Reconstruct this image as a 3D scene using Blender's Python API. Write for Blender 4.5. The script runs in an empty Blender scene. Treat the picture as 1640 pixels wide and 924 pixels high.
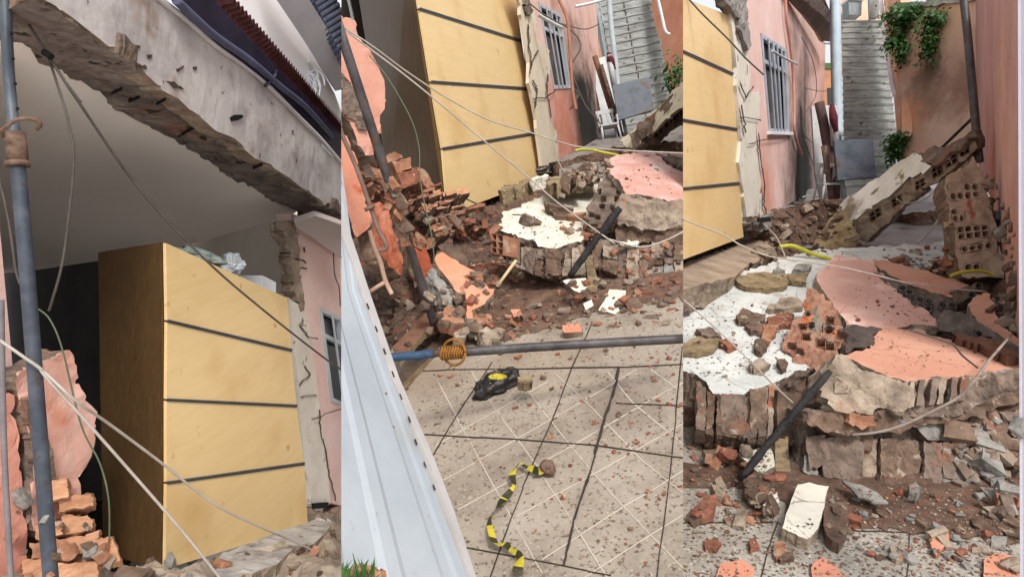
import bpy, bmesh, math, random
from mathutils import Vector, Matrix, noise
from mathutils.bvhtree import BVHTree
random.seed(7)
SC = bpy.context.scene
COL = SC.collection
R = math.radians
# ---------------------------------------------------------------- camera
F, CX, CY = 1000.0, 820.0, 462.0
PITCH = R(12)
CAM = Vector((0, 0, 1.65))
FWD = Vector((0, math.cos(PITCH), -math.sin(PITCH)))
UPV = Vector((0, math.sin(PITCH), math.cos(PITCH)))
RGT = Vector((1, 0, 0))
cd = bpy.data.cameras.new('camera'); cam = bpy.data.objects.new('camera', cd); COL.objects.link(cam)
cd.sensor_width = 36; cd.lens = F/1640*36; cd.clip_start = .05; cd.clip_end = 400
cam.location = CAM; cam.rotation_euler = (R(90)-PITCH, 0, 0); SC.camera = cam
# ---------------------------------------------------------------- light
SUN_EL, SUN_AZ = R(56), R(160)      # high soft sun behind the viewer, a little to the right
w = bpy.data.worlds.new('World'); SC.world = w; w.use_nodes = True
nt = w.node_tree; nt.nodes.clear()
sky = nt.nodes.new('ShaderNodeTexSky'); sky.sky_type = 'NISHITA'; sky.sun_disc = False
sky.sun_elevation = SUN_EL; sky.sun_rotation = SUN_AZ; sky.dust_density = 3
hs = nt.nodes.new('ShaderNodeHueSaturation'); hs.inputs['Saturation'].default_value = .22
bg = nt.nodes.new('ShaderNodeBackground'); bg.inputs[1].default_value = .125
ow = nt.nodes.new('ShaderNodeOutputWorld')
nt.links.new(sky.outputs[0], hs.inputs['Color']); nt.links.new(hs.outputs[0], bg.inputs[0]); nt.links.new(bg.outputs[0], ow.inputs[0])
sd = bpy.data.lights.new('sun', 'SUN'); sd.energy = 1.5; sd.angle = R(13); sd.color = (1, .96, .9)
so = bpy.data.objects.new('sun', sd); COL.objects.link(so)
dv = Vector((math.sin(SUN_AZ)*math.cos(SUN_EL), math.cos(SUN_AZ)*math.cos(SUN_EL), math.sin(SUN_EL)))
so.rotation_euler = (-dv).to_track_quat('-Z', 'Y').to_euler(); so.location = (0, -4, 12)
SC.view_settings.view_transform = 'Standard'; SC.view_settings.look = 'None'
SC.view_settings.gamma = 1; SC.view_settings.exposure = .92; SC.view_settings.use_curve_mapping = False
SC.cycles.max_bounces = 6; SC.cycles.use_denoising = True
# ---------------------------------------------------------------- helpers
def P(x, y, d): return CAM + FWD*d + RGT*((x-CX)/F*d) + UPV*((CY-y)/F*d)
def pix(p):
    v = p-CAM; d = v.dot(FWD); return CX+v.dot(RGT)/d*F, CY-v.dot(UPV)/d*F, d
class Plane:
    """a plane of the place through three surveyed points (picture x, picture y, metres ahead)"""
    def __init__(s, a, b, c):
        p = [P(*a), P(*b), P(*c)]
        s.o = p[0]; s.n = (p[1]-p[0]).cross(p[2]-p[0]).normalized()
        if s.n.dot(CAM-s.o) < 0: s.n = -s.n
    def __call__(s, x, y, lift=0):
        r = FWD + RGT*((x-CX)/F) + UPV*((CY-y)/F)
        t = (s.o-CAM).dot(s.n)/r.dot(s.n)
        return CAM + r*t + s.n*lift
PAN = None
SOLID = {1: [], 2: [], 3: []}
BX = {1: (None, 546.6), 2: (546.6, 1094), 3: (1094, None)}
def clipbm(bm, pan):
    for k, x0 in enumerate(BX[pan]):
        if x0 is None: continue
        n = RGT*F - FWD*(x0-CX)
        if k == 1: n = -n
        vs = [(v.co-CAM).dot(n) for v in bm.verts]
        if not vs or min(vs) >= 0: continue
        if max(vs) <= 0: bm.clear(); return
        r = bmesh.ops.bisect_plane(bm, geom=bm.verts[:]+bm.edges[:]+bm.faces[:], plane_co=CAM, plane_no=n, clear_inner=True)
        ed = [e for e in r['geom_cut'] if isinstance(e, bmesh.types.BMEdge)]
        try: bmesh.ops.holes_fill(bm, edges=ed, sides=0)
        except Exception: pass
def build(name, bm, mats, parent=None, smooth=False, base=None, clip=True, solid=True):
    """links one mesh object; its origin is the base of the shape (or its thing's origin)"""
    if clip and PAN: clipbm(bm, PAN)
    if not bm.verts: bm.free(); return None
    if solid and PAN:
        off = [v.co.copy() for v in bm.verts]
        bm.verts.index_update()
        SOLID[PAN].append((off, [[v.index for v in f.verts] for f in bm.faces]))
    if parent is not None: o0 = Vector(parent['_o'])
    elif base is not None: o0 = Vector(base)
    else:
        xs = [v.co for v in bm.verts]
        o0 = Vector((sum(c.x for c in xs)/len(xs), sum(c.y for c in xs)/len(xs), min(c.z for c in xs)))
    bmesh.ops.translate(bm, verts=bm.verts, vec=-o0)
    me = bpy.data.meshes.new(name); bm.to_mesh(me); bm.free()
    for m in (mats if isinstance(mats, (list, tuple)) else [mats]): me.materials.append(m)
    if smooth:
        for p in me.polygons: p.use_smooth = True
    o = bpy.data.objects.new(name, me); COL.objects.link(o)
    o['_o'] = list(o0)
    if parent is not None: o.parent = parent
    else: o.location = o0
    return o
def tag(o, label=None, cat=None, group=None, kind=None):
    if o is None: return o
    if label: o['label'] = label
    if cat: o['category'] = cat
    if group: o['group'] = group
    if kind: o['kind'] = kind
    elif cat and 'kind' not in o: o['kind'] = 'thing'
    return o
def thing(name, base, label, cat, group=None):
    o = bpy.data.objects.new(name, None); COL.objects.link(o); o.location = base; o['_o'] = list(base)
    o.empty_display_size = .1
    return tag(o, label, cat, group)
def Z(kind, *pts):
    K = {'1': (0, 0, 2.009), '2': (0, 460, 1.991), '3': (547, 0, 2.009), '4': (547, 460, 1.991), '5': (1093, 0, 2.009), '6': (1093, 460, 1.991),
         'a': (547, 220, 4.018), 'b': (790, 220, 3.553), 'c': (547, 440, 4.018), 'd': (1094, 380, 4.018), 'e': (1367, 380, 4.018),
         'f': (1367, 600, 4.018), 'g': (0, 780, 6.007), 'h': (400, 330, 4.02)}[kind]
    return [(K[0]+x/K[2], K[1]+y/K[2]) for x, y in pts]
def jag(pts, n=3, amp=2.0, seed=1, closed=True):
    rr = random.Random(seed); out = []
    m = len(pts)
    for i in range(m if closed else m-1):
        a, b = pts[i], pts[(i+1) % m]
        out.append(a)
        L = math.hypot(b[0]-a[0], b[1]-a[1]); nx, ny = -(b[1]-a[1])/(L+1e-6), (b[0]-a[0])/(L+1e-6)
        ts = sorted(rr.uniform(.08, .92) for _ in range(n))
        for t in ts:
            q = rr.gauss(0, amp)*min(1, L/20)
            out.append((a[0]+(b[0]-a[0])*t+nx*q, a[1]+(b[1]-a[1])*t+ny*q))
    if not closed: out.append(pts[-1])
    return out
def prism(bm, pts, vec, top=0, side=0):
    """closed solid: polygon pts (3D) plus its copy moved by vec"""
    a = [bm.verts.new(p) for p in pts]; b = [bm.verts.new(p+vec) for p in pts]
    f = bm.faces.new(a); f.material_index = top
    g = bm.faces.new(b[::-1]); g.material_index = side
    n = len(pts)
    for i in range(n):
        s = bm.faces.new((a[(i+1) % n], a[i], b[i], b[(i+1) % n])); s.material_index = side
def refine(bm, L, it=6):
    bmesh.ops.triangulate(bm, faces=bm.faces[:])
    for _ in range(it):
        ed = [e for e in bm.edges if e.calc_length() > L]
        if not ed: break
        bmesh.ops.subdivide_edges(bm, edges=ed, cuts=1)
        bmesh.ops.triangulate(bm, faces=[f for f in bm.faces if len(f.verts) > 3])
def roughen(bm, amp, sc, seed, topamp=.15):
    bm.normal_update()
    sv = Vector((seed*3.1, seed*1.7, seed*.9)); mv = []
    for v in bm.verts:
        t = 1.0 if any(f.material_index != 0 for f in v.link_faces) else topamp
        p = v.co*sc+sv
        k = noise.noise(p)*.9+noise.noise(p*2.3)*.55+noise.noise(p*5.1)*.3
        mv.append((v, v.normal*(k*amp*t)+Vector((noise.noise(p*1.7+sv), noise.noise(p*1.9), noise.noise(p*2.1-sv)))*amp*.4*t))
    for v, m in mv: v.co += m
def slab(name, pts, plane, thick, mats, parent=None, L=.06, amp=.02, sc=9, seed=1, jn=3, ja=2., vec=None, label=None, cat=None, group=None, lift=0, topamp=.12, smooth=False, kind=None):
    p2 = jag(pts, jn, ja, seed) if jn else pts
    p3 = [plane(x, y, lift) for x, y in p2]
    if vec is None: vec = -plane.n*thick
    bm = bmesh.new(); prism(bm, p3, vec, 0, 1 if isinstance(mats, (list, tuple)) and len(mats) > 1 else 0)
    bmesh.ops.recalc_face_normals(bm, faces=bm.faces[:])
    if amp > 0:
        refine(bm, L); roughen(bm, amp, sc, seed, topamp)
    return tag(build(name, bm, mats, parent, smooth), label, cat, group, kind)
def flat(name, pts, plane, thick, mat, parent=None, lift=0, label=None, cat=None, group=None, kind=None):
    return slab(name, pts, plane, thick, mat, parent, amp=0, jn=0, lift=lift, label=label, cat=cat, group=group, kind=kind)
def addtube(bm, pts, r, seg=8, mi=0, caps=True):
    n = len(pts); rings = []
    rs = r if isinstance(r, (list, tuple)) else [r]*n
    u = None
    for i in range(n):
        t = (pts[min(i+1, n-1)]-pts[max(i-1, 0)]).normalized()
        if u is None: u = t.orthogonal().normalized()
        else:
            u = (u-t*u.dot(t)); u = u.normalized() if u.length > 1e-6 else t.orthogonal().normalized()
        v = t.cross(u)
        rings.append([bm.verts.new(pts[i]+(u*math.cos(2*math.pi*k/seg)+v*math.sin(2*math.pi*k/seg))*rs[i]) for k in range(seg)])
    for i in range(n-1):
        for k in range(seg):
            f = bm.faces.new((rings[i][k], rings[i][(k+1) % seg], rings[i+1][(k+1) % seg], rings[i+1][k])); f.material_index = mi; f.smooth = True
    if caps:
        bm.faces.new(rings[0][::-1]).material_index = mi; bm.faces.new(rings[-1]).material_index = mi
def curve(ctrl, n=8):
    """Catmull-Rom through points"""
    c = [ctrl[0]]+list(ctrl)+[ctrl[-1]]; out = []
    for i in range(1, len(c)-2):
        for k in range(n):
            t = k/n; a, b, cc, d = c[i-1], c[i], c[i+1], c[i+2]
            out.append(.5*((2*b)+(cc-a)*t+(2*a-5*b+4*cc-d)*t*t+(3*b-a-3*cc+d)*t**3))
    out.append(c[-2]); return out
def tube(name, ctrl, r, mat, parent=None, seg=8, n=8, smoothc=True, label=None, cat=None, group=None, solid=False, rough=0, seed=1):
    pts = [P(*c) if not isinstance(c, Vector) else c for c in ctrl]
    if smoothc and len(pts) > 2: pts = curve(pts, n)
    elif len(pts) == 2 and rough: pts = [pts[0].lerp(pts[1], k/14) for k in range(15)]
    bm = bmesh.new(); addtube(bm, pts, r, seg)
    if rough:
        for v in bm.verts: v.co += noise.noise_vector(v.co*14+Vector((seed, 0, 0)))*rough
    return tag(build(name, bm, mat, parent, solid=solid), label, cat, group)
def strip(bm, pts, plane, wpx, lift=.004, th=.003, seed=1, var=.3, mi=0):
    """thin raised strip along a polyline lying on a plane"""
    rr = random.Random(seed)
    L, Rr = [], []
    for i, (x, y) in enumerate(pts):
        a = pts[max(i-1, 0)]; b = pts[min(i+1, len(pts)-1)]
        dx, dy = b[0]-a[0], b[1]-a[1]; l = math.hypot(dx, dy)+1e-6
        w_ = (wpx if not isinstance(wpx, (list, tuple)) else wpx[i])*.5*(1+rr.uniform(-var, var))
        L.append(plane(x-dy/l*w_, y+dx/l*w_, lift)); Rr.append(plane(x+dy/l*w_, y-dx/l*w_, lift))
    for i in range(len(pts)-1):
        q = [L[i], L[i+1], Rr[i+1], Rr[i]]
        prism(bm, q, -plane.n*th, mi, mi)
def strips(name, lines, plane, wpx, mat, parent, lift=.004, th=.003, ja=0, jn=3, seed=1, var=.3, **k):
    if len(lines) > 1 and name in ('crack', 'groove', 'chipped_mark'):
        for i, l in enumerate(lines): strips(name, [l], plane, wpx, mat, parent, lift, th, ja, jn, seed+i, var, **k)
        return
    bm = bmesh.new()
    for i, l in enumerate(lines):
        l2 = jag(l, jn, ja, seed+i, False) if ja else l
        strip(bm, l2, plane, wpx, lift, th, seed+i, var)
    bmesh.ops.recalc_face_normals(bm, faces=bm.faces[:])
    return tag(build(name, bm, mat, parent, solid=False), **k)
def hollow(bm, q, D, nx, ny, rnd=False, web=.2, hd=.7, mi=0, miss=()):
    """hollow clay brick: face quad q = TL,TR,BR,BL, body going along D, nx*ny real openings"""
    TL, TR, BR, BL = q
    def S(u, v): return TL.lerp(TR, u).lerp(BL.lerp(BR, u), v)
    ang = [math.pi/4+2*math.pi*k/12 for k in range(12)]
    G = {}
    def V(p):
        key = tuple(round(c, 5) for c in p)
        if key not in G: G[key] = bm.verts.new(p)
        return G[key]
    for i in range(nx):
        for j in range(ny):
            cu, cv = (i+.5)/nx, (j+.5)/ny; hu, hv = .5/nx, .5/ny
            o, n_ = [], []
            for a in ang:
                c, s = math.cos(a), math.sin(a); m = max(abs(c), abs(s)); 
                o.append((cu+c/m*hu, cv+s/m*hv))
                k = (1-web) if rnd else (1-web)/m*1.0
                kk = k*(1 if rnd else .98)
                n_.append((cu+c*kk*hu, cv+s*kk*hv))
            if (i, j) in miss:
                bm.faces.new([V(S(*p)) for p in o]); continue
            ov = [V(S(*p)) for p in o]; iv = [bm.verts.new(S(*p)) for p in n_]; dv_ = [bm.verts.new(S(*p)+D*hd) for p in n_]
            for k in range(12):
                l = (k+1) % 12
                bm.faces.new((ov[k], ov[l], iv[l], iv[k])); bm.faces.new((iv[k], iv[l], dv_[l], dv_[k]))
            bm.faces.new(dv_)
    for a, b in ((TL, TR), (TR, BR), (BR, BL), (BL, TL)):
        bm.faces.new([bm.verts.new(p) for p in (a, b, b+D, a+D)])
    bm.faces.new([bm.verts.new(p+D) for p in q])
def hbrick(name, quad, plane, depth, nx, ny, mat, parent=None, rnd=False, lift=.006, seed=1, jit=.006, miss=(), web=.2, vec=None, label=None, cat=None, group=None, cut=None):
    if nx*ny == 1: lift = -.004; web = .06; jit = .003
    q = [plane(x, y, lift) for x, y in quad]
    c_o = cut if cut is not None else (parent if parent is not None and parent.type == 'MESH' else None)
    if c_o is not None: carve(c_o, quad, plane)
    bm = bmesh.new(); hollow(bm, q, vec if vec is not None else -plane.n*depth, nx, ny, rnd, web, miss=miss)
    bmesh.ops.remove_doubles(bm, verts=bm.verts, dist=1e-4)
    bmesh.ops.recalc_face_normals(bm, faces=bm.faces[:])
    for v in bm.verts: v.co += noise.noise_vector(v.co*18+Vector((seed, 2, 0)))*jit
    return tag(build(name, bm, mat, parent), label, cat, group)
def inpoly(x, y, poly):
    c = False
    for i in range(len(poly)):
        (x1, y1), (x2, y2) = poly[i], poly[i-1]
        if (y1 > y) != (y2 > y) and x < (x2-x1)*(y-y1)/(y2-y1)+x1: c = not c
    return c
def carve(o, quad, plane):
    """opens the rough face of o where a hollow brick sits in it"""
    if o is None: return
    o0 = Vector(o['_o']); bm = bmesh.new(); bm.from_mesh(o.data)
    cx = sum(p[0] for p in quad)/4; cy = sum(p[1] for p in quad)/4
    ins = [(cx+(x-cx)*.97, cy+(y-cy)*.97) for x, y in quad]; out = [(cx+(x-cx)*1.25, cy+(y-cy)*1.25) for x, y in quad]
    def inp(p, poly): q = pix(p+o0); return inpoly(q[0], q[1], poly)
    def front(f):
        c = f.calc_center_median()+o0; return abs((c-plane.o).dot(plane.n)) < .13 and f.normal.dot(CAM-c) > 0
    for _ in range(2):
        bm.normal_update()
        big = [f for f in bm.faces if front(f) and (inp(f.calc_center_median(), out) or any(inp(v.co, out) for v in f.verts) or inpoly(cx, cy, [pix(v.co+o0)[:2] for v in f.verts]))]
        ed = {e for f in big for e in f.edges if e.calc_length() > .012}
        if not ed: break
        bmesh.ops.subdivide_edges(bm, edges=list(ed), cuts=1); bmesh.ops.triangulate(bm, faces=[f for f in bm.faces if len(f.verts) > 3])
    bm.normal_update()
    dead = [f for f in bm.faces if front(f) and (inp(f.calc_center_median(), ins) or sum(inp(v.co, ins) for v in f.verts) > 0)]
    bmesh.ops.delete(bm, geom=dead, context='FACES')
    bm.to_mesh(o.data); bm.free()
# ---------------------------------------------------------------- materials
def lin(c): return tuple((x/255/12.92 if x/255 <= .04045 else ((x/255+.055)/1.055)**2.4) for x in c)+(1,)
MATS = {}
def M(name, cols, scale=6, rough=.85, bump=.25, bscale=45, stretch=(1, 1, 1), metal=0, specks=None, spots=(), detail=8, rot=(0, 0, 0), spec=.3, contrast=1., bdist=.01, veins=None):
    m = bpy.data.materials.new(name); m.use_nodes = True; t = m.node_tree; N = t.nodes; Lk = t.links
    b = N['Principled BSDF']; b.inputs['Roughness'].default_value = rough; b.inputs['Metallic'].default_value = metal
    b.inputs['Specular IOR Level'].default_value = spec
    g = N.new('ShaderNodeNewGeometry'); mp = N.new('ShaderNodeMapping'); mp.inputs['Scale'].default_value = stretch; mp.inputs['Rotation'].default_value = rot
    Lk.new(g.outputs['Position'], mp.inputs[0])
    n1 = N.new('ShaderNodeTexNoise'); n1.inputs['Scale'].default_value = scale; n1.inputs['Detail'].default_value = detail; n1.inputs['Roughness'].default_value = .62
    Lk.new(mp.outputs[0], n1.inputs['Vector'])
    r = N.new('ShaderNodeValToRGB'); r.color_ramp.elements[0].position = .5-.2/contrast; r.color_ramp.elements[1].position = .5+.2/contrast
    k = len(cols)
    for i, c in enumerate(cols):
        if i == 0: r.color_ramp.elements[0].color = lin(c)
        elif i == k-1: r.color_ramp.elements[-1].color = lin(c)
        else:
            e = r.color_ramp.elements.new(.5-.2/contrast+.4/contrast*i/(k-1)); e.color = lin(c)
    Lk.new(n1.outputs[0], r.inputs[0]); col = r.outputs[0]
    def mix(fac, c):
        nonlocal col
        x = N.new('ShaderNodeMix'); x.data_type = 'RGBA'; Lk.new(fac, x.inputs[0]); Lk.new(col, x.inputs[6]); x.inputs[7].default_value = lin(c); col = x.outputs[2]
    def ramp(src, a, bb, inv=False):
        mr = N.new('ShaderNodeMapRange'); mr.inputs[1].default_value = a; mr.inputs[2].default_value = bb
        if inv: mr.inputs[3].default_value = 1; mr.inputs[4].default_value = 0
        Lk.new(src, mr.inputs[0]); return mr.outputs[0]
    for sp in (specks or []):       # (colour, scale, threshold, softness)
        nn = N.new('ShaderNodeTexNoise'); nn.inputs['Scale'].default_value = sp[1]; nn.inputs['Detail'].default_value = 3
        Lk.new(g.outputs['Position'], nn.inputs['Vector'])
        mix(ramp(nn.outputs[0], sp[2], sp[2]+sp[3]), sp[0])
    if veins:                        # hairline cracks: (colour, scale, width)
        vo = N.new('ShaderNodeTexVoronoi'); vo.feature = 'DISTANCE_TO_EDGE'; vo.inputs['Scale'].default_value = veins[1]
        wn = N.new('ShaderNodeTexNoise'); wn.inputs['Scale'].default_value = veins[1]*2; wn.inputs['Detail'].default_value = 5; Lk.new(g.outputs['Position'], wn.inputs['Vector'])
        ad = N.new('ShaderNodeVectorMath'); ad.operation = 'MULTIPLY_ADD'; Lk.new(wn.outputs['Color'], ad.inputs[0]); ad.inputs[1].default_value = (.5/veins[1],)*3; Lk.new(g.outputs['Position'], ad.inputs[2])
        Lk.new(ad.outputs[0], vo.inputs['Vector'])
        mk = N.new('ShaderNodeTexNoise'); mk.inputs['Scale'].default_value = veins[1]*.8; Lk.new(g.outputs['Position'], mk.inputs['Vector'])
        mu = N.new('ShaderNodeMath'); mu.operation = 'MULTIPLY'; Lk.new(ramp(vo.outputs['Distance'], 0, veins[2], True), mu.inputs[0]); Lk.new(ramp(mk.outputs[0], .44, .56), mu.inputs[1])
        mix(mu.outputs[0], veins[0])
    for s in spots:                  # stains with a place and an outline of their own: (centre, radius, colour, strength)
        ds = N.new('ShaderNodeVectorMath'); ds.operation = 'DISTANCE'; Lk.new(g.outputs['Position'], ds.inputs[0]); ds.inputs[1].default_value = s[0]
        nn = N.new('ShaderNodeTexNoise'); nn.inputs['Scale'].default_value = 2.2/s[1]; nn.inputs['Detail'].default_value = 9; nn.inputs['Roughness'].default_value = .7
        Lk.new(g.outputs['Position'], nn.inputs['Vector'])
        ma = N.new('ShaderNodeMath'); ma.operation = 'MULTIPLY_ADD'; Lk.new(nn.outputs[0], ma.inputs[0]); ma.inputs[1].default_value = -s[1]*1.8; Lk.new(ds.outputs['Value'], ma.inputs[2])
        f = ramp(ma.outputs[0], -s[1]*.55, s[1]*.15, True)
        mu = N.new('ShaderNodeMath'); mu.operation = 'MULTIPLY'; Lk.new(f, mu.inputs[0]); mu.inputs[1].default_value = s[3]
        mix(mu.outputs[0], s[2])
    Lk.new(col, b.inputs['Base Color'])
    if bump:
        n2 = N.new('ShaderNodeTexNoise'); n2.inputs['Scale'].default_value = bscale; n2.inputs['Detail'].default_value = 7; Lk.new(mp.outputs[0], n2.inputs['Vector'])
        bp = N.new('ShaderNodeBump'); bp.inputs['Strength'].default_value = bump; bp.inputs['Distance'].default_value = bdist
        Lk.new(n2.outputs[0], bp.inputs['Height']); Lk.new(bp.outputs[0], b.inputs['Normal'])
    MATS[name] = m; return m
clay = M('clay_brick', [(108, 72, 54), (142, 98, 74), (168, 128, 104)], 9, bump=.6, specks=[((150, 130, 112), 14, .58, .1)])
clay_red = M('red_clay', [(92, 56, 42), (124, 76, 58), (146, 98, 78)], 14, bump=.5, specks=[((175, 140, 115), 20, .62, .08)])
clay_dark = M('dark_clay', [(66, 52, 43), (98, 78, 64), (122, 100, 84)], 8, bump=.8, specks=[((150, 132, 112), 13, .6, .1)])
rawbrick = M('broken_masonry', [(70, 59, 52), (106, 90, 79), (134, 117, 104)], 7, bump=.9, bscale=30, specks=[((120, 84, 66), 6, .58, .14), ((150, 142, 130), 11, .64, .08)], bdist=.02)
mortar = M('mortar', [(98, 86, 74), (138, 122, 106), (165, 150, 132)], 8, bump=.9, bscale=30, specks=[((150, 92, 66), 7, .64, .1)], bdist=.02)
mortar_grey = M('grey_mortar', [(92, 88, 84), (128, 124, 118), (150, 144, 136)], 9, bump=.7, specks=[((92, 74, 60), 9, .62, .1)], bdist=.015)
concrete = M('concrete', [(118, 112, 108), (158, 152, 146), (180, 174, 168)], 5, bump=.5, specks=[((100, 92, 84), 12, .64, .08)])
dirt = M('dirt', [(60, 46, 38), (90, 70, 58), (114, 92, 76)], 12, bump=1, bscale=40, specks=[((112, 72, 56), 22, .58, .06), ((160, 150, 135), 30, .66, .05)], bdist=.02)
dark_soil = M('dark_soil', [(48, 38, 32), (74, 60, 50), (100, 84, 72)], 9, bump=1, bscale=30, bdist=.02, specks=[((110, 62, 44), 16, .62, .06)])
white_pl = M('white_plaster', [(178, 170, 152), (200, 194, 178), (208, 202, 190)], 5, bump=.2, veins=((120, 104, 88), 3.5, .02), specks=[((150, 130, 110), 30, .66, .08), ((150, 132, 108), 9, .66, .12)])
pink_pl = M('pink_plaster', [(196, 138, 114), (208, 154, 132), (216, 168, 148)], 2.2, bump=.3, bscale=70, specks=[((176, 106, 78), 6, .62, .12)])
orange_pl = M('orange_plaster', [(176, 112, 88), (188, 126, 102), (194, 138, 114)], 3, bump=.3, bscale=70, specks=[((178, 92, 60), 7, .62, .1)])
pink_wet = M('wet_pink_plaster', [(178, 126, 112), (192, 146, 134), (206, 182, 176)], 3, rough=.5, bump=.3, veins=((140, 88, 76), 3, .015), bscale=60, specks=[((130, 80, 66), 40, .66, .03)])
dark_room = M('room_shade_tone', [(84, 82, 86), (100, 98, 102)], 2, bump=.1)  # dimness of the room put into the wall colour
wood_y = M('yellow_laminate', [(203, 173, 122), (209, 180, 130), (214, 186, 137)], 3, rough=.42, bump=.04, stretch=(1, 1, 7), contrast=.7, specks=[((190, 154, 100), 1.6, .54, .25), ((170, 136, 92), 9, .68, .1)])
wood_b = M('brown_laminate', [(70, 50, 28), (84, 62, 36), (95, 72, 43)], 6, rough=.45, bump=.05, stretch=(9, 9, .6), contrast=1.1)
trimd = M('dark_trim', [(50, 48, 50), (70, 68, 68)], 8, rough=.5, bump=0)
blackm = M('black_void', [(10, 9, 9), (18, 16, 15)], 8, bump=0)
steel = M('grey_steel', [(62, 68, 76), (80, 86, 94), (100, 106, 112)], 9, rough=.5, bump=.15, stretch=(1, 1, .4), metal=.25, specks=[((58, 42, 34), 26, .66, .04)])
steel_dark = M('dark_steel', [(50, 46, 46), (70, 66, 66), (92, 88, 86)], 10, rough=.5, bump=.3, metal=.2, specks=[((96, 66, 46), 16, .63, .06)])
rust = M('rust', [(66, 50, 42), (98, 76, 62), (120, 98, 84)], 18, rough=.9, bump=.5)
rusty_wire = M('rusty_wire', [(104, 66, 26), (150, 100, 40)], 40, bump=.4)
cable = M('cable_grey', [(146, 136, 126), (172, 164, 154)], 10, rough=.6, bump=0)
cable_d = M('cable_dark', [(60, 54, 50), (84, 76, 70)], 10, rough=.6, bump=0)
cable_g = M('cable_green', [(70, 84, 60), (92, 104, 78)], 10, rough=.6, bump=0)
hose_y = M('yellow_hose', [(160, 156, 40), (190, 184, 66)], 14, rough=.5, bump=.1)
whitep = M('white_paint', [(196, 198, 202), (214, 216, 220)], 3, rough=.5, bump=.08)
timber_b = M('burnt_timber', [(18, 17, 18), (36, 34, 34), (52, 50, 50)], 16, rough=.75, bump=.8, stretch=(1, 1, 1))
timber = M('old_timber', [(92, 78, 58), (126, 108, 82), (146, 128, 100)], 9, bump=.6, stretch=(1, 1, 4), specks=[((66, 54, 42), 14, .6, .08)])
glass = M('window_glass', [(22, 28, 32), (40, 48, 54)], 2, rough=.2, bump=0, spec=.35)
leaf = M('leaf', [(30, 58, 24), (50, 86, 36), (78, 112, 54)], 20, rough=.55, bump=0)
crackm = M('crack', [(58, 44, 38), (84, 68, 58)], 20, bump=.4)
brown_w = M('brown_wood', [(92, 62, 48), (122, 86, 68)], 10, bump=.3)
# ---------------------------------------------------------------- shared builders
def lerp2(a, b, t): return (a[0]+(b[0]-a[0])*t, a[1]+(b[1]-a[1])*t)
def line_x(a, b, x): return lerp2(a, b, (x-a[0])/(b[0]-a[0]))
def window(wall_parent, quad, plane, wallname, outer, mat, nb, frame_mat, wthick=.14, top_bar=.3, spots=()):
    """wall with a real opening, and in it frame, bars and panes"""
    TL, TR, BR, BL = quad; bm = bmesh.new()
    o = outer
    for a, b, c, d in ((o[0], o[1], TR, TL), (o[1], o[2], BR, TR), (o[2], o[3], BL, BR), (o[3], o[0], TL, BL)):
        fa = [plane(*p) for p in (a, b, c, d)]
        vs = [bm.verts.new(p) for p in fa]; bm.faces.new(vs)
        vs2 = [bm.verts.new(p-plane.n*wthick) for p in fa]; bm.faces.new(vs2[::-1])
    q = [plane(*p) for p in quad]; qo = [plane(*p) for p in outer]
    for Q in (q, qo):
        for i in range(4):
            a, b = Q[i], Q[(i+1) % 4]; bm.faces.new([bm.verts.new(p) for p in (a, b, b-plane.n*wthick, a-plane.n*wthick)])
    bmesh.ops.remove_doubles(bm, verts=bm.verts, dist=1e-4)
    bmesh.ops.recalc_face_normals(bm, faces=bm.faces[:])
    wall = build(wallname, bm, mat, wall_parent)
    def S(u, v, l=0): 
        p = lerp2(lerp2(TL, TR, u), lerp2(BL, BR, u), v); return plane(p[0], p[1], l)
    def bar(bm, u0, v0, u1, v1, lift, th):
        prism(bm, [S(u0, v0, lift), S(u1, v0, lift), S(u1, v1, lift), S(u0, v1, lift)], -plane.n*th)
    bm = bmesh.new()
    fw, fh = .07, .045
    bar(bm, 0, 0, 1, fh, .012, .05); bar(bm, 0, 1-fh, 1, 1, .012, .05); bar(bm, 0, fh, fw, 1-fh, .010, .05); bar(bm, 1-fw, fh, 1, 1-fh, .010, .05)
    bar(bm, fw, top_bar, 1-fw, top_bar+fh, .009, .04); bar(bm, .47, fh, .53, top_bar, .007, .04)
    bmesh.ops.recalc_face_normals(bm, faces=bm.faces[:])
    wf = build('window', bm, frame_mat, wall_parent or wall)
    for k in range(nb):
        u = fw+(1-2*fw)*(k+1)/(nb+1); bm = bmesh.new(); bar(bm, u-.018, .02, u+.018, .98, .028, .012)
        bmesh.ops.recalc_face_normals(bm, faces=bm.faces[:]); build('bar', bm, frame_mat, wf)
    bm = bmesh.new(); prism(bm, [S(0, 0, -.06), S(1, 0, -.06), S(1, 1, -.06), S(0, 1, -.06)], -plane.n*.01)
    bmesh.ops.recalc_face_normals(bm, faces=bm.faces[:]); build('pane', bm, glass, wf)
    return wall, wf
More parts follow.
